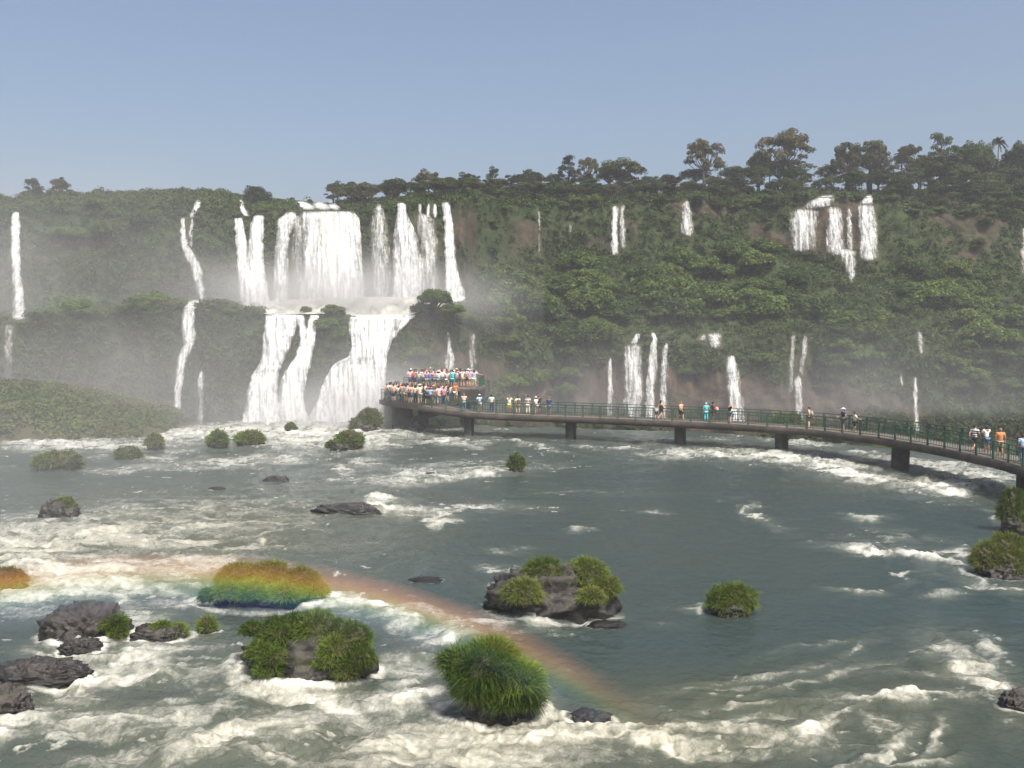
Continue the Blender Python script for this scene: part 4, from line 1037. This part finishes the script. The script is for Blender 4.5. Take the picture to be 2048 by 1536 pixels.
def rail_run(poly, z, step=2.0):
    for a, b in zip(poly[:-1], poly[1:]):
        a, b = Vector((*a, z)), Vector((*b, z)); n = max(1, round((b - a).length / step))
        for i in range(n):
            mb = MB(); railing(a.lerp(b, i / n), a.lerp(b, (i + 1) / n - .01), mb); part('railing_panel', mb.mesh('railing_panel', M['greenrail']), plat)
rail_run([(-13.7, 92.7), (-12.5, 89.75), (-10.5, 87.2), (A0.x - .1, A0.y + .15)], ZL)
rail_run([(-3.4, 91.5), (-3.05, 97.1), (-12.1, 98.1)], ZU)
rail_run([(-11.2, 91.7), (-5.5, 91.3)], ZU)

# ------------------------------------------------------------------ people
def skin_mesh(name, joints, edges, sub=1):
    """joints: {name: (pos, rx, ry)}; grows one continuous surface round the skeleton"""
    names = list(joints); idx = {n_: i for i, n_ in enumerate(names)}
    me = bpy.data.meshes.new(name + '_sk'); me.from_pydata([joints[n_][0] for n_ in names], [(idx[a], idx[b]) for a, b in edges], [])
    o = bpy.data.objects.new(name + '_sk', me); COL.objects.link(o)
    md = o.modifiers.new('s', 'SKIN'); md.use_smooth_shade = True
    for n_, i in idx.items():
        sv = me.skin_vertices[0].data[i]; sv.radius = (joints[n_][1], joints[n_][2]); sv.use_root = (i == 0)
    if sub:
        sb = o.modifiers.new('u', 'SUBSURF'); sb.levels = sub; sb.render_levels = sub
    dg = bpy.context.evaluated_depsgraph_get()
    out = bpy.data.meshes.new_from_object(o.evaluated_get(dg)); out.name = name
    bpy.data.objects.remove(o); bpy.data.meshes.remove(me)
    return out

def ball(c, r, nu=10, nv=7, cut=-1.0):
    th = np.linspace(0, 2 * math.pi, nu + 1)[:-1]; ph = np.linspace(math.asin(max(-1, cut)), math.pi / 2, nv)
    T, Ph = np.meshgrid(th, ph)
    v = np.stack([np.cos(T) * np.cos(Ph) * r[0] + c[0], np.sin(T) * np.cos(Ph) * r[1] + c[1], np.sin(Ph) * r[2] + c[2]], -1).reshape(-1, 3)
    i = np.arange(nv - 1)[:, None] * nu; j = np.arange(nu)[None]; jn = (j + 1) % nu
    return v, np.stack([i + j, i + jn, i + nu + jn, i + nu + j], -1).reshape(-1, 4)

def join_balls(balls):
    V, F_, b = [], [], 0
    for v, f in balls: V.append(v); F_.append(f + b); b += len(v)
    return np.concatenate(V), np.concatenate(F_)

POSES = {   # arms: elbow and wrist (right side, mirrored unless given), legs: knee, ankle
 'stand': dict(arms=[((.25, .03, 1.12), (.25, -.06, .88)), ((.25, .02, 1.12), (.26, -.05, .88))], legs=[((.10, -.02, .49), (.11, .03, .08)), ((.11, 0, .49), (.13, .02, .08))]),
 'lean': dict(arms=[((.25, -.10, 1.16), (.14, -.34, 1.10)), ((.26, -.12, 1.15), (.16, -.35, 1.10))], legs=[((.10, -.01, .49), (.10, .06, .08)), ((.12, .02, .49), (.14, .08, .08))]),
 'photo': dict(arms=[((.28, -.14, 1.22), (.07, -.26, 1.50)), ((.29, -.13, 1.22), (.08, -.26, 1.50))], legs=[((.11, -.01, .49), (.12, .03, .08)), ((.11, 0, .49), (.12, .02, .08))]),
 'walk': dict(arms=[((.24, .16, 1.14), (.22, .14, .90)), ((.25, -.10, 1.13), (.22, -.26, .95))], legs=[((.09, -.16, .52), (.09, -.20, .09)), ((.10, .05, .49), (.10, .36, .17))]),
 'point': dict(arms=[((.25, .03, 1.12), (.25, -.06, .88)), ((.44, -.10, 1.28), (.66, -.20, 1.24))], legs=[((.10, -.02, .49), (.11, .03, .08)), ((.12, 0, .49), (.17, .02, .08))]),
 'hips': dict(arms=[((.34, .08, 1.16), (.17, -.04, .98)), ((.25, -.06, 1.13), (.18, -.26, 1.05))], legs=[((.10, -.04, .49), (.10, .03, .08)), ((.12, .01, .49), (.16, .03, .08))]),
}
def human(pose):
    q = POSES[pose]; J = {}; Ed = []
    J['pelvis'] = ((0, 0, .93), .155, .11); J['waist'] = ((0, .005, 1.08), .135, .095); J['chest'] = ((0, .01, 1.27), .165, .112); J['collar'] = ((0, .01, 1.41), .11, .08)
    J['neck'] = ((0, 0, 1.475), .055, .055); J['jaw'] = ((0, -.015, 1.54), .058, .07); J['head'] = ((0, -.012, 1.615), .076, .094); J['top'] = ((0, -.002, 1.685), .052, .062)
    Ed += [('pelvis', 'waist'), ('waist', 'chest'), ('chest', 'collar'), ('collar', 'neck'), ('neck', 'jaw'), ('jaw', 'head'), ('head', 'top')]
    for s, (el, wr), (kn, an) in ((1, *[q['arms'][0], q['legs'][0]]), (-1, *[q['arms'][1], q['legs'][1]])):
        t = 'r' if s > 0 else 'l'; m = lambda p: (p[0] * s, p[1], p[2])
        J['sh' + t] = ((.185 * s, .01, 1.395), .062, .062); J['el' + t] = (m(el), .042, .042); J['wr' + t] = (m(wr), .029, .025)
        e, w = Vector(m(el)), Vector(m(wr)); d = (w - e).normalized(); side = d.cross(Vector((s, 0, 0))).normalized(); nn = d.cross(side)
        pl = w + d * .075; J['pa' + t] = (tuple(pl), .036, .018)
        Ed += [('collar', 'sh' + t), ('sh' + t, 'el' + t), ('el' + t, 'wr' + t), ('wr' + t, 'pa' + t)]
        for k, (o_, l) in enumerate(((-.03, .062), (-.010, .075), (.011, .070), (.030, .052))):
            b = pl + side * o_ + d * .03; f1 = b + d * l * .5 + nn * .004; f2 = b + d * l + nn * .020
            J[f'fa{k}{t}'] = (tuple(b), .0095, .0095); J[f'fb{k}{t}'] = (tuple(f1), .009, .009); J[f'fc{k}{t}'] = (tuple(f2), .007, .007)
            Ed += [('pa' + t, f'fa{k}{t}'), (f'fa{k}{t}', f'fb{k}{t}'), (f'fb{k}{t}', f'fc{k}{t}')]
        tb = w + d * .03 - side * .032; tt = tb + d * .045 - side * .028
        J['ta' + t] = (tuple(tb), .012, .012); J['tb' + t] = (tuple(tt), .009, .009); Ed += [('wr' + t, 'ta' + t), ('ta' + t, 'tb' + t)]
        J['hip' + t] = ((.09 * s, 0, .86), .095, .098); J['kn' + t] = (m(kn), .056, .06); a = Vector(m(an)); J['an' + t] = (tuple(a), .037, .042)
        J['ca' + t] = (tuple(Vector(m(kn)).lerp(a, .35) + Vector((0, .015, 0))), .052, .058)
        J['toe' + t] = (tuple(a + Vector((.015 * s, -.15, -.045))), .04, .028)
        Ed += [('pelvis', 'hip' + t), ('hip' + t, 'kn' + t), ('kn' + t, 'ca' + t), ('ca' + t, 'an' + t), ('an' + t, 'toe' + t)]
    return J, Ed

def sub_skel(J, edges, grow):
    ns = []
    for a, b in edges:
        for n_ in (a, b):
            if n_ not in ns: ns.append(n_)
    return {n_: (J[n_][0], J[n_][1] + grow, J[n_][2] + grow) for n_ in ns}, edges

def wear(name, me):
    me.name = name
    if not len(me.materials): me.materials.append(None)
    return me
FIG = {}
for pose in POSES:
    J, Ed = human(pose)
    body = skin_mesh('body', J, Ed)
    # face: nose, ears, brow joined into the body surface mesh
    bm = bmesh.new(); bm.from_mesh(body); n0 = len(bm.faces)
    v, f = join_balls([ball((0, -.108, 1.60), (.014, .022, .022), 6, 5), ball((.078, 0, 1.61), (.012, .024, .034), 6, 5), ball((-.078, 0, 1.61), (.012, .024, .034), 6, 5), ball((0, -.098, 1.553), (.026, .010, .008), 6, 5)])
    vs_ = [bm.verts.new(x) for x in v]; bm.verts.index_update()
    for q in f:
        try: bm.faces.new([vs_[i] for i in dict.fromkeys(q)])
        except ValueError: pass
    v, f = join_balls([ball((.031, -.096, 1.625), (.011, .008, .008), 6, 5), ball((-.031, -.096, 1.625), (.011, .008, .008), 6, 5)])
    vs_ = [bm.verts.new(x) for x in v]
    for q in f:
        try: bm.faces.new([vs_[i] for i in dict.fromkeys(q)]).material_index = 1
        except ValueError: pass
    for fc in bm.faces: fc.smooth = True
    bm.to_mesh(body); bm.free(); body.materials.clear(); body.materials.append(None); body.materials.append(None)
    JT = dict(J)
    for t in 'rl':
        JT['el' + t] = (tuple(Vector(J['sh' + t][0]).lerp(Vector(J['el' + t][0]), .72)), .05, .05)
    JT['pelvis'] = ((0, 0, .90), .15, .108)
    shirt = skin_mesh('shirt', *sub_skel(JT, [('pelvis', 'waist'), ('waist', 'chest'), ('chest', 'collar'), ('collar', 'shr'), ('shr', 'elr'), ('collar', 'shl'), ('shl', 'ell')], .022))
    JS = dict(J)
    sh = {}
    shorts = skin_mesh('shorts', *sub_skel(J, [('pelvis', 'hipr'), ('hipr', 'knr'), ('pelvis', 'hipl'), ('hipl', 'knl')], .024))
    trous = skin_mesh('trousers', *sub_skel(J, [('pelvis', 'hipr'), ('hipr', 'knr'), ('knr', 'car'), ('car', 'anr'), ('pelvis', 'hipl'), ('hipl', 'knl'), ('knl', 'cal'), ('cal', 'anl')], .02))
    dress = skin_mesh('dress', {'collar': J['collar'], 'chest': (J['chest'][0], .185, .13), 'waist': (J['waist'][0], .155, .12), 'pelvis': ((0, 0, .90), .20, .15), 'hem': ((0, 0, .55), .25, .20)}, [('pelvis', 'waist'), ('waist', 'chest'), ('chest', 'collar'), ('pelvis', 'hem')])
    FIG[pose] = dict(body=body, shirt=wear('shirt', shirt), shorts=wear('shorts', shorts), trousers=wear('trousers', trous), dress=wear('dress', dress))
def balls_mesh(name, bl):
    v, f = join_balls(bl); return wear(name, mesh_arrays(name, v, f, None, True))
HEADW = {
 'hair': balls_mesh('hair', [ball((0, .008, 1.625), (.088, .108, .098), 14, 8, -.05), ball((0, .045, 1.60), (.080, .072, .085), 12, 8)]),
 'long_hair': balls_mesh('long_hair', [ball((0, .010, 1.625), (.090, .110, .100), 14, 8, -.05), ball((0, .062, 1.53), (.088, .058, .175), 12, 9)]),
 'cap': balls_mesh('cap', [ball((0, .004, 1.645), (.094, .112, .088), 14, 8, 0), ball((0, -.125, 1.65), (.068, .085, .010), 12, 6)]),
 'sun_hat': balls_mesh('sun_hat', [ball((0, .004, 1.645), (.095, .112, .095), 14, 8, 0), ball((0, .0, 1.655), (.20, .21, .016), 16, 6)]),
 'hood': balls_mesh('hood', [ball((0, .012, 1.615), (.102, .118, .122), 14, 9, -.5)]),
 'backpack': balls_mesh('backpack', [ball((0, .22, 1.20), (.15, .11, .22), 12, 9), ball((0, .32, 1.12), (.10, .04, .10), 10, 7)]),
 'bag': balls_mesh('bag', [ball((.30, -.05, .72), (.07, .13, .14), 12, 9), ball((.27, -.05, .92), (.012, .05, .14), 8, 7)]),
 'bundle': balls_mesh('bundle', [ball((.05, -.30, 1.13), (.25, .14, .15), 12, 9), ball((-.2, -.28, 1.08), (.10, .10, .10), 10, 7)]),
}
CLOTH = {}
def cloth(name, c):
    if name not in CLOTH: CLOTH[name] = simple_mat('cloth_' + name.replace(' ', '_'), tuple(x * .8 for x in c), c, 9, .85)
    return CLOTH[name]
PAL = {'white': (.80, .80, .79), 'pink': (.75, .36, .38), 'pale pink': (.78, .56, .56), 'light blue': (.36, .56, .76), 'blue': (.10, .26, .60), 'turquoise': (.10, .58, .62), 'mint': (.55, .75, .66), 'orange': (.70, .26, .10),
       'red': (.55, .05, .05), 'maroon': (.16, .03, .045), 'black': (.022, .022, .026), 'navy': (.03, .045, .13), 'grey': (.34, .34, .35), 'cream': (.72, .66, .52), 'brown': (.16, .09, .055), 'yellow': (.72, .58, .16), 'peach': (.72, .42, .28),
       'green': (.10, .30, .14), 'purple': (.28, .14, .40), 'khaki': (.34, .28, .17), 'denim': (.10, .16, .28)}
def stripes(name, a, b, period):
    m, nt = newmat(name); N = NT(nt); tc = N.n('ShaderNodeTexCoord'); sep = N.n('ShaderNodeSeparateXYZ'); N.l(tc.outputs['Object'], sep.inputs[0])
    w = N.math('GREATER_THAN', N.math('FRACT', N.math('MULTIPLY', sep.outputs[2], 1 / period)), .5)
    d = N.n('ShaderNodeBsdfDiffuse'); N.l(N.mix(w, a, b), d.inputs['Color']); N.out(d.outputs[0]); return m
CLOTH['navy stripes'] = stripes('cloth_navy_stripes', (.8, .8, .8), (.03, .04, .10), .13)
CLOTH['grey stripes'] = stripes('cloth_grey_stripes', (.82, .82, .80), (.10, .10, .14), .15)
SKINS = [simple_mat('skin', c_, None, rough=.55) for c_ in ((.58, .36, .26), (.50, .29, .20), (.36, .20, .13), (.24, .13, .085))]
HAIRS = [simple_mat('hair', c_, None, rough=.6) for c_ in ((.012, .010, .009), (.035, .02, .012), (.09, .05, .025), (.22, .14, .06))]
EYE = simple_mat('eye', (.01, .01, .01), None, rough=.3)

def dressed(o, name, me, mat):
    c_ = link(name, me, o)
    c_.material_slots[0].link = 'OBJECT'; c_.material_slots[0].material = mat; return c_
def col(n_): return CLOTH[n_] if n_ in CLOTH else cloth(n_, PAL[n_])
def person(loc, rz, pose, top, bottom, label, group=None, bot_kind='shorts', head='hair', head_col=None, extra=None, scale=1.0, skin=None):
    f = FIG[pose]; o = empty('person', tuple(loc), rz); o.scale = (scale * 1.06, scale * 1.06, scale)
    tag(o, label, 'person', group)
    b = dressed(o, 'body', f['body'], SKINS[random.randrange(4) if skin is None else skin])
    b.material_slots[1].link = 'OBJECT'; b.material_slots[1].material = EYE
    if top and bot_kind == 'dress': dressed(o, 'dress', f['dress'], col(top))
    else:
        if top: dressed(o, 'shirt', f['shirt'], col(top))
        dressed(o, bot_kind, f[bot_kind], col(bottom))
    dressed(o, head, HEADW[head], col(head_col) if head_col else random.choice(HAIRS))
    if head in ('cap', 'sun_hat'): dressed(o, 'hair', HEADW['hair'], HAIRS[0]).scale = (.97, .97, .985)
    for e, c_ in (extra or []): dressed(o, e, HEADW[e], col(c_))
    return o

PI = math.pi
# walkers: photo x, offset from the front edge, facing, pose, top, bottom, kind, head, head colour, extras, height, label
WALK = [
 (928, .75, PI, 'lean', 'pale pink', 'denim', 'trousers', 'hair', None, None, 1.0, 'person in a pale pink shirt standing at the rail just right of the crowded platform'),
 (959, 1.4, PI + .5, 'hips', 'light blue', 'grey', 'shorts', 'cap', 'white', None, 1.0, 'person in a light blue shirt and white cap, between the pink and the mint shirt'),
 (983, 1.8, PI - .3, 'stand', 'mint', 'navy', 'trousers', 'hair', None, None, 1.03, 'person in a pale mint shirt and dark trousers on the walkway'),
 (1019, 2.2, PI, 'photo', 'white', 'yellow', 'shorts', 'hair', None, None, 1.0, 'person in a white top and yellow patterned shorts leaning on the far rail'),
 (1037, 2.2, PI + .3, 'hips', 'cream', 'khaki', 'shorts', 'hair', None, [('backpack', 'brown')], .97, 'person in a cream top with a brown bag on the back, by the far rail'),
 (1056, 2.0, PI, 'stand', 'navy stripes', 'cream', 'trousers', 'hair', None, None, 1.04, 'person in a navy striped shirt and pale trousers seen from behind'),
 (1072, 1.5, PI + .9, 'point', 'white', 'grey', 'shorts', 'cap', 'white', None, 1.0, 'person in a white shirt holding one arm out, right of the striped shirt'),
 (1077, 2.3, PI, 'stand', 'black', 'brown', 'shorts', 'cap', 'red', None, 1.05, 'person with a red cap half hidden behind the one holding an arm out'),
 (1098, 1.6, PI, 'stand', 'navy', 'denim', 'shorts', 'hair', None, [('bag', 'orange')], 1.0, 'person in a dark shirt carrying an orange bag in one hand'),
 (1313, 2.2, PI, 'stand', 'white', 'navy', 'shorts', 'hair', None, None, .68, 'small child in white beside a person in a dark dress'),
 (1322, 1.3, PI / 2 + .4, 'walk', 'black', 'black', 'dress', 'long_hair', None, None, 1.0, 'person with long dark hair in a dark dress walking on the walkway'),
 (1362, 1.3, PI / 2 - .9, 'walk', 'peach', 'black', 'shorts', 'hair', None, None, .98, 'person in a peach top and black shorts walking alone mid walkway'),
 (1412, 2.1, PI, 'stand', 'turquoise', 'turquoise', 'trousers', 'hood', 'light blue', None, .93, 'person all in turquoise with a light hood'),
 (1426, 1.2, PI / 2, 'hips', 'maroon', 'brown', 'shorts', 'hair', None, [('bundle', 'pink')], 1.03, 'person in a maroon shirt carrying a pink bundle'),
 (1459, 1.5, PI / 2 + .3, 'photo', 'black', 'navy', 'shorts', 'hair', None, None, .98, 'person in a black top raising both hands to take a picture'),
 (1628, 1.5, -PI / 2 - .4, 'hips', 'peach', 'brown', 'shorts', 'hair', None, [('backpack', 'grey')], .98, 'person in a peach top with a grey backpack, near a green tuft'),
 (1694, 1.6, -PI / 2, 'hips', 'navy', 'navy', 'shorts', 'sun_hat', 'white', None, 1.05, 'person in a navy shirt and shorts with a broad white hat'),
 (1718, 1.5, PI / 2, 'lean', 'cream', 'black', 'shorts', 'hair', None, None, .93, 'person in a pale top and black shorts facing the one in the white hat'),
 (1968, 1.3, PI / 2 + .5, 'walk', 'grey stripes', 'black', 'shorts', 'hair', None, None, 1.0, 'person in a broad striped white shirt and black shorts walking'),
 (2012, 1.8, PI + .2, 'lean', 'white', 'denim', 'shorts', 'cap', 'navy', None, 1.0, 'person in white with a navy cap near the right edge'),
 (2031, 1.6, PI - .3, 'stand', 'orange', 'khaki', 'shorts', 'hair', None, None, 1.0, 'person in a bright orange shirt near the right edge'),
 (2052, 1.2, PI, 'stand', 'light blue', 'denim', 'trousers', 'hair', None, None, .97, 'person in light blue cut by the right edge'),
]
for px, off, rz, pose, top, bot, bk, head, hc, ex, sc, lab in WALK:
    s = walk_s(px)
    for _ in range(3):
        p = on_walk(s, off); s += (px - float(to_px(np.array(p))[0])) / FPX * p.y * 1.0 / max(.35, abs(float(np.interp(s, sl, tn[:, 0]))))
    p = on_walk(s, off, -.015)
    person(p, rz, pose, top, bot, lab, None, bk, head, hc, ex, sc)

# the crowd on the platform
crowd = []
def crowd_row(pts, n, z, jitter, facing, tops, row, skip=0):
    for i in range(n):
        t = (i + .5) / n; seg = t * (len(pts) - 1); k = min(int(seg), len(pts) - 2); a, b = Vector(pts[k]), Vector(pts[k + 1])
        p = a.lerp(b, seg - k)
        crowd.append((p.x + random.uniform(-jitter, jitter), p.y + random.uniform(-jitter, jitter), z, facing + random.uniform(-.7, .7), random.choice(tops), row))
mixed = ['white'] * 5 + ['pink', 'pale pink', 'pale pink', 'light blue', 'light blue', 'blue', 'black', 'navy', 'red', 'grey', 'grey', 'cream', 'brown', 'peach', 'purple']
warm = ['white'] * 4 + ['orange', 'pale pink', 'pale pink', 'pink', 'cream', 'cream', 'grey', 'grey', 'black', 'brown', 'peach', 'light blue', 'navy']
up = 'on the upper level of the packed platform'; lo = 'on the lower level of the packed platform'
crowd_row([(-10.7, 92.3), (-5.8, 91.9)], 12, ZU, .12, PI, mixed, up)
crowd_row([(-10.9, 93.5), (-3.9, 93.0)], 15, ZU, .2, PI, mixed, up)
crowd_row([(-11.1, 95.0), (-3.8, 94.6)], 15, ZU, .2, PI, mixed, up)
crowd_row([(-11.4, 96.7), (-3.6, 96.2)], 15, ZU, .2, PI, mixed, up)
crowd_row([(-12.9, 91.9), (-12.0, 89.7), (-10.3, 87.9), (-8.8, 86.4)], 15, ZL, .15, PI + .2, warm, lo)
crowd_row([(-12.9, 93.6), (-11.5, 90.7), (-9.6, 88.6), (-8.0, 87.4)], 13, ZL, .2, PI + .2, warm, lo)
crowd_row([(-9.6, 90.6), (-5.6, 90.3)], 8, ZL, .2, PI, warm, lo)
crowd_row([(-8.6, 86.6), (-6.4, 85.6)], 5, ZL - .02, .1, PI, warm, lo)
crowd_row([(-12.6, 95.5), (-12.0, 93.5), (-10.9, 91.0), (-8.2, 89.0)], 10, ZL, .2, PI, warm, lo)
for x, y, z, rz, top, row in crowd:
    head = random.choices(['hair', 'long_hair', 'cap', 'sun_hat'], [.5, .26, .14, .1])[0]
    person((x, y, z), rz, random.choice(['stand', 'stand', 'lean', 'photo', 'hips', 'point']), top, random.choice(['denim', 'black', 'khaki', 'navy', 'grey', 'cream']),
           f'person in a {top} top {row}', f'people in {top} {row}', random.choice(['shorts', 'shorts', 'trousers']), head,
           random.choice(['white', 'white', 'red', 'navy', 'cream']) if head in ('cap', 'sun_hat') else None,
           [('backpack', random.choice(['black', 'navy', 'red', 'grey']))] if random.random() < .15 else None, random.uniform(.98, 1.14))
SC = random.Random(5)
person((-8.05, 92.0, ZU), PI, 'stand', 'turquoise', 'turquoise', 'person in a turquoise shirt and shorts standing out on the front of the upper level', None, 'shorts', 'hair', None, None, 1.12, 1) if False else person((-6.15, 91.7, ZU), PI, 'stand', 'turquoise', 'turquoise', 'person in turquoise shirt and shorts standing out at the front of the upper level', None, 'shorts', 'hair', None, None, 1.12, 1)
# ------------------------------------------------------------------ air: haze, spray, rainbow
def box_mesh(name, lo, hi, mat):
    x0, y0, z0 = lo; x1, y1, z1 = hi
    v = [(x, y, z) for z in (z0, z1) for y in (y0, y1) for x in (x0, x1)]
    me = bpy.data.meshes.new(name); me.from_pydata(v, [], [(0, 2, 3, 1), (4, 5, 7, 6), (0, 1, 5, 4), (2, 6, 7, 3), (0, 4, 6, 2), (1, 3, 7, 5)]); me.materials.append(mat); return me

m, nt = newmat('haze_air'); N = NT(nt)
v_ = N.n('ShaderNodeVolumePrincipled'); v_.inputs['Color'].default_value = (.92, .95, 1, 1); v_.inputs['Density'].default_value = HAZE_D; v_.inputs['Anisotropy'].default_value = 0.0
N.out(v_.outputs[0], True)
tag(link('haze', box_mesh('haze', (-3100, -3100, -17.5), (3100, 3100, 62), m)), kind='stuff') if HAZE_BIG else tag(link('haze', box_mesh('haze', (-260, -60, -17.5), (260, 420, 62), m)), kind='stuff')

def spray(name, blobs, lo, hi, label, step, nscale, g_):
    m, nt = newmat(name); N = NT(nt)
    geo = N.n('ShaderNodeNewGeometry'); sep = N.n('ShaderNodeSeparateXYZ'); N.l(geo.outputs['Position'], sep.inputs[0])
    def gauss(x, y, z, rx, ry, rz, amp):
        parts = []
        for c_, r_, o_ in ((x, rx, sep.outputs[0]), (y, ry, sep.outputs[1]), (z, rz, sep.outputs[2])):
            q = N.math('MULTIPLY', N.math('SUBTRACT', o_, c_), 1 / r_); parts.append(N.math('MULTIPLY', q, q))
        s_ = N.math('ADD', N.math('ADD', parts[0], parts[1]), parts[2])
        return N.math('MULTIPLY', N.math('EXPONENT', N.math('MULTIPLY', s_, -1.0)), amp)
    tot = None
    for g in blobs:
        q = gauss(*g); tot = q if tot is None else N.math('ADD', tot, q)
    nz = N.noise(N.vscale(geo.outputs['Position'], (1, 1, .8)), nscale, 1 if nscale > .1 else 0)
    tot = N.math('MULTIPLY', tot, N.mr(nz, .25, .75, .4, 1.55))
    v_ = N.n('ShaderNodeVolumePrincipled'); v_.inputs['Color'].default_value = (.97, .98, 1, 1); v_.inputs['Anisotropy'].default_value = g_
    N.l(tot, v_.inputs['Density']); N.out(v_.outputs[0], True); m.cycles.volume_step_rate = step
    tag(link('mist', box_mesh('mist', lo, hi, m)), kind='stuff', label=label)
spray('spray_air', SPRAY, (-100, 26, .02), (100, 130, 34), 'white spray drifting up from the falls', 2.0, .07, -.15)
spray('spray_cloud', CLOUD, (-46, 88, .05), (4, 119, 23), 'dense white spray at the feet of the main falls', .9, .22, -.5)

# rainbow light painted as fixed colours into low spray: a curved band on the cone 42 degrees round the point opposite the sun
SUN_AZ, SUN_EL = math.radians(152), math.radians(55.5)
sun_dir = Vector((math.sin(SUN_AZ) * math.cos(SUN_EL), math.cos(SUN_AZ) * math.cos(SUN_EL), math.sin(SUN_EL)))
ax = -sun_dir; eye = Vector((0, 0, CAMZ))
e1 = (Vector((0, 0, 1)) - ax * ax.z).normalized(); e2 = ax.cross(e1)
m, nt = newmat('rainbow_tinted_spray'); N = NT(nt)
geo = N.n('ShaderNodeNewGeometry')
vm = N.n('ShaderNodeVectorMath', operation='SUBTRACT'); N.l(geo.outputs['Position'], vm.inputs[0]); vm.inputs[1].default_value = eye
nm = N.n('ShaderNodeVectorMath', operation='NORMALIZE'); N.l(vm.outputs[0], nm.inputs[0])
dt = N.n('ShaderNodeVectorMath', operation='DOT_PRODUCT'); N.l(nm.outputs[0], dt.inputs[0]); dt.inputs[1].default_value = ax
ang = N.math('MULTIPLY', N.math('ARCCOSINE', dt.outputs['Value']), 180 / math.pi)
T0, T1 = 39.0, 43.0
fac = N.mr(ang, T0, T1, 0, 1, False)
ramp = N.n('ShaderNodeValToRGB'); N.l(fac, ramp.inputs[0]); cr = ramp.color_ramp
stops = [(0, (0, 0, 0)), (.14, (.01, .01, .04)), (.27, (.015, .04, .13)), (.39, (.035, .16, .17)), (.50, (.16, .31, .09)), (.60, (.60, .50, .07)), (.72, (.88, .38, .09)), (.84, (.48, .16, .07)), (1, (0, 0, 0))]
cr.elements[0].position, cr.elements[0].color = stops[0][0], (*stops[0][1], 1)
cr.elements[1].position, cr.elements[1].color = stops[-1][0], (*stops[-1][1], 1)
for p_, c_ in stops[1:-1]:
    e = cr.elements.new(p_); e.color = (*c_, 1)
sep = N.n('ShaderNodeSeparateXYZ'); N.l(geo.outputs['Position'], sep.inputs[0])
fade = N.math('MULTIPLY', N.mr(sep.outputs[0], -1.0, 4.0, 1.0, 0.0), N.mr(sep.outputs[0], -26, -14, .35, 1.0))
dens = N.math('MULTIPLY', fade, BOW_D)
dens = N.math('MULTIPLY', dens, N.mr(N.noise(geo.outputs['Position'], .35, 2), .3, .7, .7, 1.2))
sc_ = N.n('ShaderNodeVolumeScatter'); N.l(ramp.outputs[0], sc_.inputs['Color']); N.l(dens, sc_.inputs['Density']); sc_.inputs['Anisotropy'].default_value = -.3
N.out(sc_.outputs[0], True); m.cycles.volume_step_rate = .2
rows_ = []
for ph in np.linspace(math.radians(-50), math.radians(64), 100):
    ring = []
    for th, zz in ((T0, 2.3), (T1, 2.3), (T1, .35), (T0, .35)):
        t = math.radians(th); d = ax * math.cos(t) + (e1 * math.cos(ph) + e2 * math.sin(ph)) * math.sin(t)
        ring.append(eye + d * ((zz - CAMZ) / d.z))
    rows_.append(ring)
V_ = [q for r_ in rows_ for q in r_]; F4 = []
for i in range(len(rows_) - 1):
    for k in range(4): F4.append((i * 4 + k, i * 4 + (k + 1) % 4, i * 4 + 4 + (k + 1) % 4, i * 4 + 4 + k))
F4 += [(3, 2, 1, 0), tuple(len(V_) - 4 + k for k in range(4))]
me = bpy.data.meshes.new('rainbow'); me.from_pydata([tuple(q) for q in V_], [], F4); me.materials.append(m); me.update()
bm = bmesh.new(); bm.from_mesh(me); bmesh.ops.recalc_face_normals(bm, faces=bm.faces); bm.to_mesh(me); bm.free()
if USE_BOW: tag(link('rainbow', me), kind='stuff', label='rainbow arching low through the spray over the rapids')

# ------------------------------------------------------------------ light, sky, camera
world = bpy.data.worlds.new('World'); scene.world = world; world.use_nodes = True
N = NT(world.node_tree); world.node_tree.nodes.clear()
sky = N.n('ShaderNodeTexSky'); sky.sky_type = 'NISHITA'; sky.sun_disc = False; sky.sun_elevation = SUN_EL; sky.sun_rotation = SUN_AZ
sky.altitude = 0; sky.air_density = SKY[0] if False else SKYP[0]; sky.dust_density = SKYP[1]; sky.ozone_density = SKYP[2]
bg = N.n('ShaderNodeBackground'); bg.inputs['Strength'].default_value = SKYP[3]; N.l(sky.outputs[0], bg.inputs['Color'])
wo = N.n('ShaderNodeOutputWorld'); N.l(bg.outputs[0], wo.inputs['Surface'])
sl_ = bpy.data.lights.new('sun', 'SUN'); sl_.energy = SUN_E; sl_.angle = math.radians(.53); sl_.color = (1.0, .955, .88)
so = bpy.data.objects.new('sun', sl_); COL.objects.link(so); so.rotation_euler = sun_dir.to_track_quat('Z', 'Y').to_euler(); so.location = (20, -40, 80)

cam = bpy.data.cameras.new('camera'); cam.sensor_width = 36; cam.lens = 36 * FPX / 2048; cam.clip_start = .2; cam.clip_end = 8000
co = bpy.data.objects.new('camera', cam); COL.objects.link(co); co.location = (0, 0, CAMZ); co.rotation_euler = (math.pi / 2 - PITCH, 0, 0)
scene.camera = co
scene.view_settings.view_transform = 'Standard'; scene.view_settings.look = 'None'; scene.view_settings.gamma = 1; scene.view_settings.exposure = EXPO
cy = scene.cycles
cy.max_bounces = 5; cy.diffuse_bounces = 2; cy.glossy_bounces = 2; cy.transmission_bounces = 3; cy.volume_bounces = 0; cy.transparent_max_bounces = 40
cy.use_denoising = True
